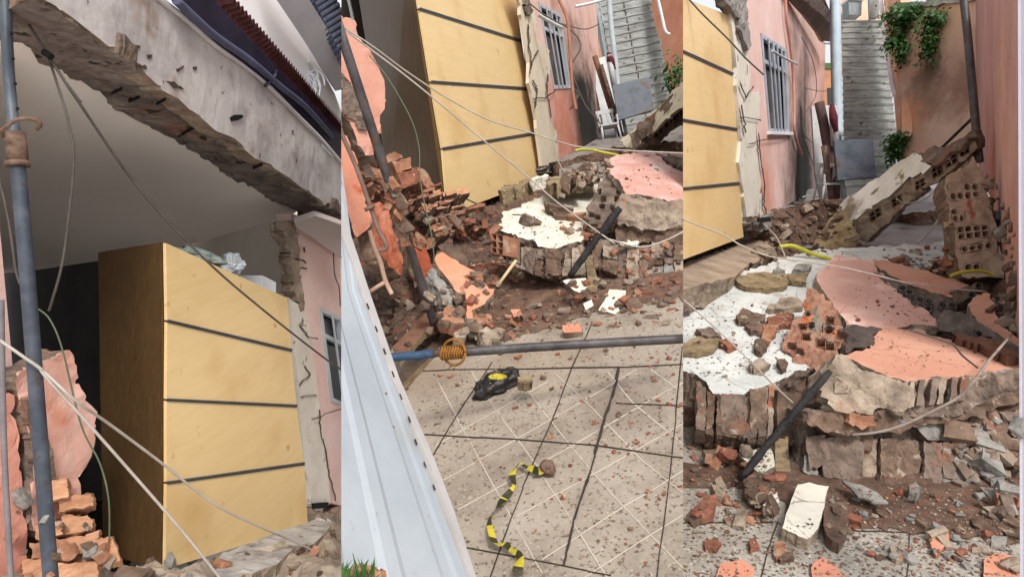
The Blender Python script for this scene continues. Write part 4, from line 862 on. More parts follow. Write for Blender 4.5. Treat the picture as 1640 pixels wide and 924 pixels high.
tube('pale_stick', [P(*Z('b', (130, 700))[0], 4.15), P(*Z('b', (20, 850))[0], 4.1)], .011, M('pale_wood', [(178, 156, 116), (196, 176, 140)], 9), None, 8, label='thin pale stick leaning below the cream slab, middle third', cat='stick', smoothc=False)
lg = Plane((860, 320, 5.4), (960, 290, 6.0), (900, 300, 5.9))
for i, (q, m_) in enumerate([(((310, 350), (330, 310), (510, 285), (515, 340), (400, 350), (330, 370)), timber), (((40, 400), (90, 370), (200, 340), (228, 352), (150, 385), (60, 415)), timber), (((470, 280), (560, 250), (600, 230), (590, 310), (520, 320)), mortar), (((228, 345), (310, 318), (318, 330), (235, 362)), white_pl)]):
    slab(['timber_log', 'timber_log', 'mortar_lump', 'plaster_piece'][i], Z('b', *q), lg, .1, [m_, m_], None, L=.05, amp=.025, lift=.14+i*.01, seed=i, topamp=1, label=['thick broken log on the cream slab, middle third', 'thin split log at the far left edge of the cream slab', 'mortar lump at the right end of the thick log, middle third', 'narrow white plaster strip between the logs, middle third'][i], cat=['log', 'log', 'mortar lump', 'plaster piece'][i])
# left wall pieces
p1_ = Plane((550, 100, 4.3), (610, 150, 4.5), (580, 230, 4.4))
salm = M('salmon_wall', [(176, 118, 98), (188, 136, 118), (194, 146, 130)], 3, bump=.3, specks=[((176, 98, 70), 5, .62, .1)])
w1 = slab('wall_remnant', Z('3', (-20, 30), (5, 60), (30, 58), (45, 75), (60, 130), (110, 200), (138, 260), (142, 345), (125, 370), (130, 430), (112, 425), (105, 440), (105, 500), (75, 500), (50, 460), (30, 400), (0, 370), (-20, 370)), p1_, .15, [salm, rawbrick], None, L=.07, amp=.02, seed=2, jn=3, ja=1.2, label='upper jagged salmon wall remnant behind the dark pole, middle third', cat='wall remnant')
slab('exposed_mortar_patch', Z('3', (-10, 235), (20, 265), (40, 295), (62, 340), (84, 390), (78, 420), (40, 405), (10, 375), (-10, 360)), p1_, .03, [rawbrick, rawbrick], w1, L=.05, amp=.03, lift=.025, topamp=1, seed=3)
p2_ = Plane((550, 260, 3.7), (590, 330, 3.8), (560, 380, 3.7))
slab('wall_remnant', Z('a', (-30, -150), (0, -60), (30, 0), (60, 80), (100, 160), (130, 250), (160, 400), (192, 510), (185, 575), (140, 610), (90, 635), (70, 590), (35, 480), (0, 400), (-30, 380)), p2_, .13, [orange_pl, clay], None, L=.06, amp=.015, seed=5, jn=2, ja=1.1, label='lower left orange wall remnant beside the gate, middle third', cat='wall remnant')
p3_ = Plane((600, 330, 4.0), (640, 400, 4.1), (640, 430, 4.0))
wet_or = M('wet_orange', [(130, 62, 40), (160, 90, 64), (176, 116, 92)], 4, rough=.45, bump=.4)
slab('wall_fragment', Z('a', (190, 420), (230, 408), (290, 480), (330, 600), (370, 720), (412, 790), (405, 892), (330, 845), (260, 770), (210, 640)), p3_, .12, [wet_or, clay_dark], None, L=.05, amp=.03, seed=6, label='wet orange wall fragment left of the dark pole, middle third', cat='wall fragment', topamp=.5)
slab('wall_fragment', Z('a', (462, 650), (512, 640), (560, 740), (588, 830), (555, 900), (525, 930), (480, 820)), Plane((660, 390, 4.4), (690, 400, 4.5), (680, 440, 4.3)), .1, [M('dark_orange', [(112, 48, 28), (140, 68, 42), (156, 84, 56)], 5, bump=.4), clay_dark], None, L=.05, amp=.02, seed=7, label='narrow dark orange fragment right of the dark pole, middle third', cat='wall fragment')
slab('round_stone', Z('a', (600, 790), (612, 730), (640, 685), (690, 648), (740, 690), (790, 760), (832, 850), (835, 905), (780, 895), (700, 865), (620, 850)), Plane((700, 400, 4.7), (740, 400, 4.7), (720, 440, 4.45)), .2, [M('dark_stone', [(66, 52, 44), (90, 72, 60), (108, 88, 74)], 5, bump=.5), dark_soil], None, L=.05, amp=.025, seed=8, label='big dark rounded stone behind the orange fragment', cat='stone', topamp=.8)
flat('black_plastic_edge', Z('a', (-10, 400), (12, 410), (40, 470), (85, 650), (50, 655), (-10, 520)), Plane((550, 330, 3.5), (565, 380, 3.5), (550, 370, 3.45)), .03, M('black_paint', [(16, 18, 26), (28, 30, 40)], 6, rough=.4), None, label='black strip between the gate and the orange wall remnant', cat='strip')
tube('thin_pipe', [P(*p, 3.45) for p in Z('a', (-10, -60), (10, 0), (90, 180), (180, 430), (240, 600), (292, 705), (240, 728))], .0125, M('pipe_brown', [(92, 72, 64), (128, 104, 92)], 10), None, 10, label='thin brown pipe with elbow along the left wall, middle third', cat='pipe', n=6)
tube('pipe_joint', [P(*p, 3.43) for p in Z('a', (150, 468), (210, 440))], .012, rust, bpy.data.objects['thin_pipe'], smoothc=False)
tube('cracked_pipe', [P(*p, 3.6) for p in Z('a', (182, 600), (215, 715), (250, 800), (270, 880), (290, 940), (325, 1010))], .013, M('pipe_cream', [(150, 116, 98), (184, 156, 136)], 12, bump=.4), None, 10, label='cream cracked pipe below the elbow, middle third', cat='pipe', n=6)
tube('cracked_pipe', [P(*p, 3.6) for p in Z('c', (290, 40), (180, 110))], .012, MATS['pipe_cream'], None, 8, smoothc=False, label='short pipe stub branching off the cream pipe', cat='pipe')
# bricks of the collapsed wall
b1 = Plane((620, 250, 4.75), (680, 300, 5.0), (640, 310, 4.8))
for i, q in enumerate([((285, 120), (340, 95), (388, 110), (395, 130), (300, 165)), ((310, 165), (430, 132), (432, 205), (340, 238)), ((330, 245), (440, 215), (475, 225), (475, 290), (365, 342)), ((440, 205), (490, 225), (548, 320), (505, 345), (470, 300)), ((105, 130), (210, 115), (230, 190), (140, 200)), ((130, 215), (230, 200), (280, 260), (180, 280)), ((180, 300), (330, 260), (350, 340), (230, 350))]):
    slab('broken_brick', Z('a', *q), b1, .18, [[clay, clay, clay_red, clay, clay_dark, clay_dark, clay_dark][i], clay], None, L=.045, amp=.012, seed=40+i, jn=2, ja=1, topamp=1, lift=.03*i if i < 4 else 0, label=['topmost pale brick end right of the dark pole', 'large grooved clay brick right of the dark pole', 'second large clay brick below the grooved one', 'rounded brick end touching the wardrobe side', 'dark brick left of the pole under the salmon wall remnant', 'dark brick left of the pole, lower', 'lowest dark brick behind the dark pole'][i], cat='broken brick', group='bricks stacked beside the dark pole')
rr = random.Random(21)
b2 = Plane((650, 320, 5.1), (750, 330, 5.4), (690, 385, 4.8))
n_c = 0
NTH = ['first', 'second', 'third', 'fourth', 'fifth', 'sixth', 'seventh', 'eighth', 'ninth', 'tenth', 'eleventh', 'twelfth', 'last']
for i in range(12):
    j_c = 0
    x = 385+i*18+rr.uniform(-15, 15); y = 425+i*22; xe = 640+i*23; ye = 345+i*21.5
    while x < xe-30:
        wdt = rr.uniform(45, 170); t0 = (x-385-i*18)/(xe-385-i*18); t1 = min(1.05, (x+wdt-385-i*18)/(xe-385-i*18))
        ya, yb = y+(ye-y)*t0, y+(ye-y)*t1; hh = rr.uniform(10, 25)
        q = [(x, ya), (x+wdt, yb), (x+wdt+rr.uniform(-6, 6), yb+hh), (x+rr.uniform(-6, 6), ya+hh)]
        slab('broken_brick', Z('a', *q), b2, .12, [rr.choice([clay, tanb, clay_red, clay, clay_red, rawbrick]), clay_dark], None, L=.04, amp=.014, seed=60+n_c, jn=2, ja=.8, topamp=1, lift=.08+rr.uniform(-.05, .1), label=NTH[j_c]+' brick from left in '+NTH[i]+' toppled course from top, below wardrobe', cat='broken brick', group='toppled brick courses below the wardrobe')
        x += wdt+rr.uniform(2, 14); n_c += 1; j_c += 1
# orange fragment on floor
oc = Plane((700, 440, 4.2), (780, 490, 4.0), (745, 525, 3.75))
of = slab('orange_wall_fragment', Z('c', (580, -40), (605, -72), (640, -80), (720, -30), (850, 40), (862, 72), (900, 108), (930, 160), (972, 158), (962, 195), (890, 262), (820, 300), (826, 350), (792, 356), (786, 180), (732, 182), (690, 122), (640, 50), (600, 0)), oc, .1, [M('bright_orange_plaster', [(184, 112, 82), (194, 128, 98), (202, 150, 126)], 3, bump=.2), mortar], None, L=.05, amp=.012, seed=4, label='bright orange plastered wall fragment at the edge of the tiles, middle third', cat='wall fragment', jn=2, ja=.8, lift=.08)
slab('mortar_side', Z('c', (545, 30), (575, -20), (600, 0), (640, 60), (700, 150), (732, 190), (680, 222), (640, 190), (590, 110)), oc, .15, [mortar_grey, mortar_grey], of, L=.04, amp=.03, seed=5, topamp=1, lift=.05)
for i, (q, m_, lb) in enumerate([(((830, 292), (870, 272), (950, 275), (962, 325), (930, 345), (838, 355)), clay, 'pale pink brick half lying before the orange fragment'), (((620, 275), (690, 230), (780, 262), (786, 340), (700, 330), (640, 312)), clay, 'grooved clay brick piece left of the orange fragment'), (((875, 370), (950, 350), (1050, 380), (1010, 440), (900, 430)), mortar, 'brown mortar lump below the orange fragment'), (((720, 400), (770, 375), (805, 395), (790, 430), (730, 425)), mortar, 'small mortar lump above the rusty ring')]):
    slab('rubble_block', Z('c', *q), oc, .1, [m_, m_], None, L=.03, amp=.012, seed=i+70, topamp=1, lift=.03, label=lb, cat='rubble', jn=2, ja=1)
# white plaster pieces
gp = Plane((900, 480, 3.95), (1020, 480, 3.85), (960, 520, 3.75))
for i, (q, m_, lb) in enumerate([(((708, -2), (780, -12), (788, 15), (765, 35), (735, 22)), white_pl, 'flat white plaster piece under the cream slab, middle third'), (((772, 70), (800, 55), (806, 75), (780, 90)), white_pl, 'small white plaster piece beside the wooden post, middle third'),
      (((855, 25), (908, 28), (900, 70), (872, 105), (822, 92), (845, 50)), white_pl, 'thick white plaster block between post and brown stone, middle third'), (((910, 60), (945, 50), (962, 75), (945, 110), (912, 108)), clay_dark, 'rounded brown brick beside the white plaster block, middle third'),
      (((860, 115), (900, 125), (942, 148), (900, 156), (865, 140)), white_pl, 'flat white shard at the tile edge, middle third'), (((898, 112), (950, 130), (948, 148), (910, 140)), orange_pl, 'flat orange shard beside the white shard, middle third'),
      (((705, 145), (760, 135), (772, 152), (768, 166), (712, 168)), orange_pl, 'orange plaster piece behind the steel bar, middle third'), (((762, 202), (795, 195), (802, 222), (775, 232)), clay_dark, 'brown stone just below the steel bar, middle third'),
      (((545, 90), (572, 88), (580, 108), (552, 112)), orange_pl, 'small orange plaster chip among the rubble, middle third')]):
    slab('rubble_block', Z('4', *q), gp if q[0][1] < 130 else Plane((880, 540, 3.62), (1020, 540, 3.5), (960, 560, 3.45)), .06, [m_, mortar if m_ is white_pl else clay_dark], None, L=.03, amp=.008, seed=i+90, topamp=.4, lift=.05, label=lb, cat='plaster piece' if m_ is not clay_dark else 'brick', jn=2, ja=.8)
# dark pole on the left
tube('dark_pole', [P(538, 30, 3.1), P(600, 220, 3.3), P(650, 375, 3.55), P(698, 528, 3.9)], .026, steel_dark, None, 16, 6, label='dark steel pole leaning across the collapsed wall, middle third', cat='pole', solid=True)
# steel bar across with blue tape and rusty wire ring
sb = thing('steel_bar', P(860, 560, 2.75), 'dark steel bar stretched across the tiles with blue wrapped end', 'steel bar')
tube('bar', [P(735, 564, 2.75), P(900, 553, 2.75), P(1140, 540, 2.75)], .0205, steel_dark, sb, 16, 6)
tube('thin_end', [P(690, 567, 2.75), P(740, 563.5, 2.75)], .015, rust, sb, 14, smoothc=False)
tube('blue_wrapped_end', [P(615, 574, 2.75), P(640, 571, 2.75), P(670, 569, 2.75), P(694, 566, 2.75)], .0195, M('blue_tape', [(32, 50, 72), (50, 74, 100)], 26, rough=.6, bump=.6), sb, 14, 6)
bm = bmesh.new()
for k in range(9): 
    x = 708+k*4.2; cc = P(x, 565.5-k*.3, 2.75); 
    addtube(bm, [cc+(UPV*math.cos(a*math.pi/8)+FWD*math.sin(a*math.pi/8))*.027+RGT*.004*math.sin(a) for a in range(17)], .0055, 6)
build('wire_winding', bm, rusty_wire, sb, solid=False)
bm = bmesh.new(); cc = P(727, 564, 2.74)
addtube(bm, [cc+RGT*math.cos(a*math.pi/12)*.052+UPV*math.sin(a*math.pi/12)*.056-FWD*.03*math.cos(a*math.pi/12) for a in range(25)], .006, 8)
build('wire_ring', bm, rusty_wire, sb, solid=False)
# gate
gt = thing('metal_gate', P(640, 900, 1.7), 'white corrugated metal gate leaf standing open at the left edge', 'gate')
gpl = Plane((547, 345, 2.35), (752, 924, 1.85), (547, 924, 1.5))
flat('frame', Z('4', (-60, -420), (-22, -310), (58, -70), (80, 0), (180, 290), (290, 545), (350, 700), (425, 924), (480, 1070), (455, 1070), (405, 924), (333, 705), (272, 552), (160, 300), (62, 18), (30, -80), (-60, -330)), gpl, .04, M('grey_frame_paint', [(150, 146, 144), (168, 164, 162)], 6, rough=.5, bump=.15), gt, lift=.006)
bm = bmesh.new()
E0, E1 = Z('4', (58, 10), (468, 1090)); D0, D1 = (547-60, 460-160), (547-330, 460+1090/2)
rib = [0, .04, .06, .10, .12, .28, .31, .37, .40, .56, .59, .65, .68, .84, .87, .95, 1]
lf = [0, 0, -.004, -.004, 0, 0, .008, .008, 0, 0, .008, .008, 0, 0, .008, .008, 0]
prev = None
for a, l in zip(rib, lf):
    p0 = lerp2((E0[0]-2, E0[1]), (430, 470), a); p1 = lerp2((E1[0]-2, E1[1]), (400, 1030), a)
    cur = [bm.verts.new(gpl(*lerp2(p0, p1, k/6), lift=l)) for k in range(7)]
    if prev:
        for k in range(6): bm.faces.new((prev[k], prev[k+1], cur[k+1], cur[k]))
    prev = cur
# the part of the leaf above
prev = None
for a, l in zip(rib, lf):
    p0 = lerp2((545, 250), (430, 250), a); p1 = lerp2((E0[0]-2, E0[1]), (430, 470), a)
    cur = [bm.verts.new(gpl(*lerp2(p0, p1, k/3), lift=l)) for k in range(4)]
    if prev:
        for k in range(3): bm.faces.new((prev[k], prev[k+1], cur[k+1], cur[k]))
    prev = cur
bmesh.ops.recalc_face_normals(bm, faces=bm.faces[:])
build('corrugated_sheet', bm, M('gate_white', [(138, 144, 150), (158, 163, 168)], 2.5, rough=.5, bump=.2, bscale=6, specks=[((140, 142, 142), 4, .60, .15), ((126, 118, 108), 14, .68, .1), ((120, 80, 56), 24, .72, .03)]), gt)
rr = random.Random(5)
for i in range(9):
    x, y = Z('4', (75+rr.uniform(-3, 3)+i*26, 55+i*72))[0]; bm = bmesh.new(); strip(bm, [(x, y), (x+3.4, y+9)], gpl, 1.8, .009, .002, i); build('peeled_paint', bm, jm, gt, solid=False)
# grass and litter at gate foot
bm = bmesh.new(); rr = random.Random(9)
gg = Plane((560, 915, 1.42), (610, 915, 1.42), (580, 950, 1.35))
for i in range(60):
    x = 546+rr.random()**1.5*60; b_ = gg(x, 930+rr.uniform(-5, 25)); h_ = rr.uniform(.02, .07); l_ = Vector((rr.uniform(-.03, .03), 0, 0))
    a_ = RGT*.0022; vs = [bm.verts.new(q) for q in (b_-a_, b_+a_, b_+UPV*h_*.6+l_*.5+a_, b_+UPV*h_*.6+l_*.5-a_, b_+UPV*h_+l_)]
    bm.faces.new((vs[0], vs[1], vs[2], vs[3])); bm.faces.new((vs[3], vs[2], vs[4]))
tag(build('grass', bm, leaf, solid=False), 'green grass blades at the foot of the white gate', 'grass', None, 'stuff')
slab('soil_clump', Z('4', (-10, 900), (40, 880), (110, 882), (140, 905), (150, 960), (-10, 960)), gg, .05, [M('red_brown_soil', [(92, 44, 28), (150, 96, 70), (176, 140, 112)], 30, bump=.8), dirt], None, L=.01, amp=.01, sc=30, seed=2, topamp=1, label='reddish brown soil clump at the bottom left corner of the gate', cat='soil')
# bundle, tape, ball
bm = bmesh.new(); bmesh.ops.create_icosphere(bm, subdivisions=5, radius=1)
bc = g2(797, 626)+UP2*.035
for v in bm.verts:
    q = v.co.copy(); k = 1+.28*noise.noise(q*2.2)+.12*noise.noise(q*6)
    v.co = bc+RGT*(q.x*.105*k+q.y*.03)+(f_2*.4+UPV*.6).normalized()*(q.y*.072*k+q.x*.035)+UP2*(q.z*.05*k)-FWD*q.z*.02
    for_ = 0
bm.normal_update()
for f in bm.faces:
    c = f.calc_center_median(); x, y, _ = pix(c)
    if ((x-797)/15)**2+((y-603)/4.5)**2 < 1: f.material_index = 1
tag(build('plastic_bundle', bm, [M('black_plastic', [(14, 13, 13), (34, 30, 28), (56, 50, 46)], 9, rough=.38, bump=.8, bscale=14, bdist=.02), M('yellow_tape', [(150, 136, 30), (184, 168, 46)], 20)], smooth=True), 'crumpled black plastic bundle with a yellow patch on the tiles', 'bundle')
slab('stone', Z('4', (560, 285), (585, 278), (608, 285), (608, 302), (580, 308), (562, 300)), Plane((840, 605, 3.0), (850, 605, 3.0), (845, 612, 2.97)), .05, [timber, timber], None, L=.02, amp=.008, label='flat greenish stone touching the black bundle', cat='stone', topamp=1)
yel = MATS['yellow_tape']; blk = MATS['black_plastic']
tp = Z('4', (655, 600), (632, 606), (612, 598), (592, 592), (575, 580), (562, 592), (550, 615), (556, 650), (545, 670), (520, 700), (505, 722), (488, 742), (478, 770), (488, 815), (500, 838), (530, 842), (548, 860), (572, 875), (575, 900), (565, 935))
tc = curve([g2(x, y, .02) for x, y in tp], 8)
t_ = thing('barrier_tape', g2(820, 780), 'yellow and black barrier tape lying twisted on the tiles', 'tape')
runs = []
olive = M('olive_black_tape', [(30, 30, 18), (62, 60, 34)], 18, rough=.5)
for i in range(len(tc)-1):
    a, b = tc[i], tc[i+1]
    def sdv(k): return (tc[min(k+4, len(tc)-1)]-tc[max(k-4, 0)]).normalized().cross(UP2).normalized()
    def ww(k): return .006+.010*abs(math.sin(k*.09+1))
    def tw(k): return sdv(k)*math.cos(.8*math.sin(k*.13))+UP2*math.sin(.8*math.sin(k*.13))
    q = [a-tw(i)*ww(i), b-tw(i+1)*ww(i+1), b+tw(i+1)*ww(i+1), a+tw(i)*ww(i)]
    kind_ = (i//7) % 2 == 0 and not (70 < i < 90)
    if not runs or runs[-1][0] != kind_: runs.append((kind_, bmesh.new()))
    bmx = runs[-1][1]
    prism(bmx, [p+UP2*.012 for p in q], -UP2*.0012)
for kind_, bmx in runs:
    bmesh.ops.recalc_face_normals(bmx, faces=bmx.faces[:]); build('yellow_band' if kind_ else 'black_band', bmx, yel if kind_ else olive, t_, solid=False)
bm = bmesh.new(); bmesh.ops.create_icosphere(bm, subdivisions=4, radius=.033); bc = g2(880, 758)+UP2*.028
for v in bm.verts: v.co = bc+v.co*(1+.25*noise.noise(v.co*40))
tag(build('mortar_ball', bm, dirt), 'round brown lump of mortar at the upper end of the barrier tape', 'mortar lump')
# cables
tube('cable', [P(x, y, d) for (x, y), d in zip(Z('3', (-10, 80), (15, 95), (100, 150), (205, 228), (330, 310), (470, 385), (600, 425), (680, 450), (760, 472), (900, 484), (1110, 494)), (3.3, 3.4, 3.5, 3.7, 3.9, 4.1, 4.3, 4.4, 4.5, 4.4, 4.3))], .005, cable, label='pale cable sagging across the wardrobe to the pink slab, middle third', cat='cable', seg=8)
tube('cable', [P(x, y, d) for (x, y), d in zip(Z('3', (15, 100), (100, 165), (200, 240), (330, 345), (460, 455), (600, 570), (680, 640), (760, 700), (880, 785)), (3.4, 3.5, 3.6, 3.7, 3.8, 3.9, 3.95, 4.0, 4.0))], .005, cable, label='straight pale cable from the wall remnant to the cream slab, middle third', cat='cable')
tube('wire', [P(*p, 4.0) for p in Z('3', (90, 180), (140, 240), (190, 320), (230, 400), (250, 480), (252, 570), (268, 660), (290, 760), (300, 850))], .004, cable_g, label='thin green wire hanging before the wardrobe side, middle third', cat='wire')
tube('cable', [P(*p, 4.1) for p in Z('3', (860, 770), (960, 795), (1040, 775), (1110, 740))], .006, cable, label='thin cable hanging below the pink slab, middle third', cat='cable')
tube('wire', [P(*p, 5.6) for p in Z('3', (345, 615), (400, 640), (460, 668))], .007, cable_d, label='dark wire at the foot of the wardrobe, middle third', cat='wire')
tube('wire', [P(*p, 7.6) for p in Z('3', (580, -10), (640, 40), (690, 70), (740, 100), (770, 150), (735, 220), (750, 260), (780, 330), (800, 360), (835, 400))], .008, cable_d, label='dark wire looping in front of the barred window, middle third', cat='wire')
tube('pipe', [P(*p, 7.6) for p in Z('3', (700, 0), (725, 60), (735, 150), (740, 240), (745, 300), (755, 355))], .02, M('rust_stain_pipe', [(140, 92, 74), (164, 114, 94)], 9), label='rusty pipe beside the barred window, middle third', cat='pipe')
for i in range(4): tube('wire', [P(*p, 7.6) for p in Z('3', (738, 270+i*6), (750+i*6, 300), (760-i*9, 345+i*3))], .007, cable_d, label='short frayed wires under the window corner, middle third', cat='wire', group='frayed wires under the window, middle third')
tube('wire', [P(*p, 7.0) for p in Z('3', (685, 440), (690, 500), (720, 560), (755, 600))], .007, cable, label='pale wire from the house wall footing to the dirt, middle third', cat='wire')
tube('wire', [P(*p, 7.6) for p in Z('3', (700, 75), (780, 95), (830, 78))], .006, cable_d, label='thin wire stretched right of the window, middle third', cat='wire')
tube('window_awning_arm', [P(*p, 7.65) for p in Z('3', (635, 50), (670, 70), (712, 92))], .022, oldwhite, label='bent white window stay hanging at the barred window, middle third', cat='window stay')
T = bvh(2)
mixm = [clay, clay_red, clay_red, clay, clay_dark, rawbrick]
scatter(T, Z('4', (310, 0), (520, -30), (900, -20), (1089, 20), (1089, 110), (800, 130), (560, 175), (400, 190), (330, 150)), 190, .025, .095, ['rock', 'brick', 'rock', 'shard'], [clay_dark, clay_dark, clay_red, clay, mortar, rawbrick], 'brick_fragment', 'fragment at the far edge of the beige tiles', 'brick fragment', 'brick fragments along the far edge of the tiles', 11)
scatter(T, Z('3', (170, 640), (400, 700), (520, 720), (500, 800), (560, 900), (400, 920), (420, 760), (240, 700)), 90, .04, .13, ['brick', 'shard', 'shard'], mixm, 'clay_shard', 'shard in the heap left of the cream slab', 'clay shard', 'clay shards left of the cream slab', 12)
scatter(T, Z('a', (120, 200), (330, 300), (450, 420), (500, 600), (600, 700), (420, 700), (340, 520), (200, 380)), 70, .04, .13, ['brick', 'shard'], mixm, 'clay_shard', 'shard behind the dark pole', 'clay shard', 'clay shards behind the dark pole', 13)
scatter(T, Z('a', (560, 560), (820, 480), (1000, 440), (1010, 520), (860, 640), (700, 690)), 60, .03, .12, ['brick', 'shard'], [clay, clay_red, clay_dark], 'clay_shard', 'shard right below the wardrobe foot, middle third', 'clay shard', 'clay shards at the wardrobe foot', 14)
scatter(T, Z('4', (100, 20), (310, 20), (330, 130), (180, 260), (120, 140)), 40, .03, .10, ['rock', 'brick'], [dark_soil, clay_dark, mortar, dirt], 'rubble_piece', 'lump in the soil face beside the gate', 'rubble', 'dark lumps in the soil face', 15)
scatter(T, Z('b', (420, 420), (600, 520), (560, 590), (440, 560), (360, 520)), 22, .03, .1, ['rock', 'brick', 'shard'], mixm, 'brick_fragment', 'broken piece on the right half of the cream slab', 'brick fragment', 'pieces on the cream slab, middle third', 16)
scatter(T, Z('b', (60, 450), (400, 420), (400, 590), (130, 550)), 34, .01, .03, ['rock'], [clay_dark, mortar], 'crumb', 'crumb on the cream slab, middle third', 'crumb', 'crumbs on the cream slab, middle third', 17)
scatter(T, Z('b', (700, 120), (1060, 180), (1060, 330), (760, 290)), 30, .012, .04, ['rock', 'shard'], [clay_dark, clay_red], 'crumb', 'crumb on the wet pink slab, middle third', 'crumb', 'crumbs on the wet pink slab', 18)
scatter(T, Z('3', (700, 560), (850, 500), (870, 560), (700, 640)), 50, .05, .16, ['rock', 'brick'], [dirt, mortar, clay_dark], 'dirt_lump', 'lump on the dirt slope below the mouldy wall, middle third', 'dirt lump', 'lumps on the dirt slope, middle third', 19)
scatter(T, Z('b', (560, 620), (1080, 620), (1080, 900), (600, 920)), 60, .03, .09, ['rock', 'brick', 'shard'], mixm, 'masonry_lump', 'lump among the masonry under the wet pink slab', 'masonry lump', 'lumps among the masonry, middle third', 20)
rr = random.Random(30)
for x, y, s, k_, m_, lb in [(200, 490, .2, 'rock', rawbrick, 'long brown mortar lump on the left half of the cream slab'), (140, 440, .07, 'shard', clay_dark, 'small upright shard on the cream slab'), (370, 440, .22, 'brick', clay_dark, 'brown brick half on the cream slab'), (395, 462, .15, 'brick', clay_dark, 'second brown brick half on the cream slab, in front'), (465, 470, .13, 'brick', clay, 'orange brick block leaning at the brick chunk, middle third'), (430, 545, .12, 'rock', mortar, 'mortar lump near the front edge of the cream slab')]:
    place(T, *Z('b', (x, y))[0], s, k_, m_, rr, 'rubble_block', lb, 'rubble', None, ax=RGT, tilt=.15)
scatter(T, Z('4', (240, 270), (1085, 200), (1085, 600), (1000, 900), (600, 700), (320, 480)), 70, .008, .028, ['rock', 'brick'], [clay_red, clay_dark, clay_red, clay], 'stone', 'grit stone scattered on the beige tiles', 'stone', 'grit stones on the beige tiles', 77)
# stones lying on the tiles
for x, y, r_, m_ in [(316, 282, 11, clay), (348, 286, 13, clay), (371, 314, 10, clay_dark), (303, 437, 8, clay_dark), (643, 293, 13, clay_dark), (670, 326, 9, clay_dark), (792, 334, 8, clay_dark), (766, 364, 9, clay_red), (885, 410, 16, clay_dark), (884, 438, 11, mortar), (843, 504, 8, clay_red), (869, 527, 11, clay_red), (1045, 229, 13, clay_red), (983, 253, 8, clay_red), (730, 230, 9, clay_dark), (678, 257, 9, mortar), (566, 225, 15, clay_red), (1016, 384, 9, clay_red), (1020, 400, 8, mortar), (978, 468, 7, clay_red), (403, 812, 8, clay_dark), (972, 656, 7, clay_dark), (1078, 380, 8, clay_red), (1080, 636, 7, clay_red), (208, 325, 9, clay_dark), (843, 205, 14, clay_dark), (508, 215, 12, clay_red), (250, 392, 6, clay_dark), (620, 776, 6, clay), (682, 771, 4, clay_dark), (868, 604, 6, clay), (508, 410, 5, mortar), (816, 283, 5, clay_dark), (540, 148, 11, clay), (640, 170, 8, clay_dark), (670, 132, 7, clay_dark), (692, 130, 7, clay_red), (430, 883, 5, clay_dark), (908, 722, 4, clay_dark), (840, 372, 4, clay_red), (700, 270, 3, clay_dark), (690, 215, 8, clay_red), (990, 225, 6, clay_red), (1010, 240, 6, clay_red), (935, 190, 7, clay_dark)]:
    X, Yy = Z('4', (x, y))[0]; d_ = gd2(X, Yy)
    place(T, X, Yy, r_*2/1.991*d_/1000*.95, rr.choice(['rock', 'rock', 'brick']), m_, rr, 'stone', 'small loose brick stone lying alone on the beige tiles', 'stone', 'loose brick stones on the beige tiles')
gravel(T, [(Z('4', (220, 260), (1089, 200), (1089, 560), (300, 480)), .3), (Z('4', (300, 480), (1089, 560), (1089, 924), (430, 924)), .12), (Z('4', (300, 60), (1089, 30), (1089, 230), (260, 260)), .3), (Z('3', (150, 600), (520, 700), (560, 924), (280, 800)), .14), (Z('b', (20, 430), (560, 420), (560, 600), (130, 560)), .04), (Z('b', (560, 600), (1080, 600), (1080, 900), (560, 900)), .1)], 1900, .005, .016, [clay_dark, clay_red, mortar, rawbrick, clay_dark], 'gravel', 'fine brick crumbs over the beige tiles and the rubble, middle third', 31)
# ================================================================ RIGHT THIRD: the yard towards the staircase
PAN = 3
def gd3(y): return 1.65/(math.sin(PITCH)+math.cos(PITCH)*(y-462)/1000)
g3 = Plane((1200, 900, gd3(900)), (1600, 900, gd3(900)), (1300, 700, gd3(700)))
U3 = Vector((0, 0, 1)); dn3 = -U3
tile3 = M('speckled_grey_tile', [(118, 110, 100), (150, 143, 132), (168, 161, 151)], 3.5, rough=.45, bump=.12, specks=[((66, 58, 52), 46, .55, .10), ((190, 187, 180), 60, .60, .10), ((120, 72, 52), 26, .70, .03)], spots=[(g3(1400, 745), .32, (92, 66, 50), .9), (g3(1500, 770), .35, (96, 72, 56), .9), (g3(1600, 800), .3, (92, 74, 60), .8), (g3(1180, 740), .25, (110, 84, 66), .7)])
fl3 = sh('tiled_floor', [(1094, 1010), (1094, 560), (1800, 560), (1800, 1010)], g3, tile3, kind='structure')
strips('tile_joint', [Z('6', *l) for l in [((305, 745), (275, 830), (246, 940)), ((728, 735), (722, 850), (714, 940)), ((0, 752), (290, 750)), ((520, 776), (760, 785), (1100, 800))]], g3, 1.8, jm, fl3, ja=.5)
slab('soil_patch', Z('6', (-20, 640), (300, 640), (330, 740), (480, 745), (560, 770), (760, 782), (1000, 800), (1200, 830), (1200, 560), (900, 560), (400, 560), (0, 560)), g3, .003, [M('wet_brown_soil', [(62, 46, 36), (86, 66, 54), (110, 88, 74)], 9, bump=.9, bdist=.01, specks=[((112, 66, 46), 25, .62, .06), ((150, 138, 122), 34, .68, .04)])], None, amp=0, jn=5, ja=4, lift=.006, seed=3, kind='structure')
def Y3(): return [(1094, 405), (1190, 362), (1215, 358), (1250, 335), (1310, 318), (1400, 340), (1520, 340), (1640, 400), (1760, 420)]
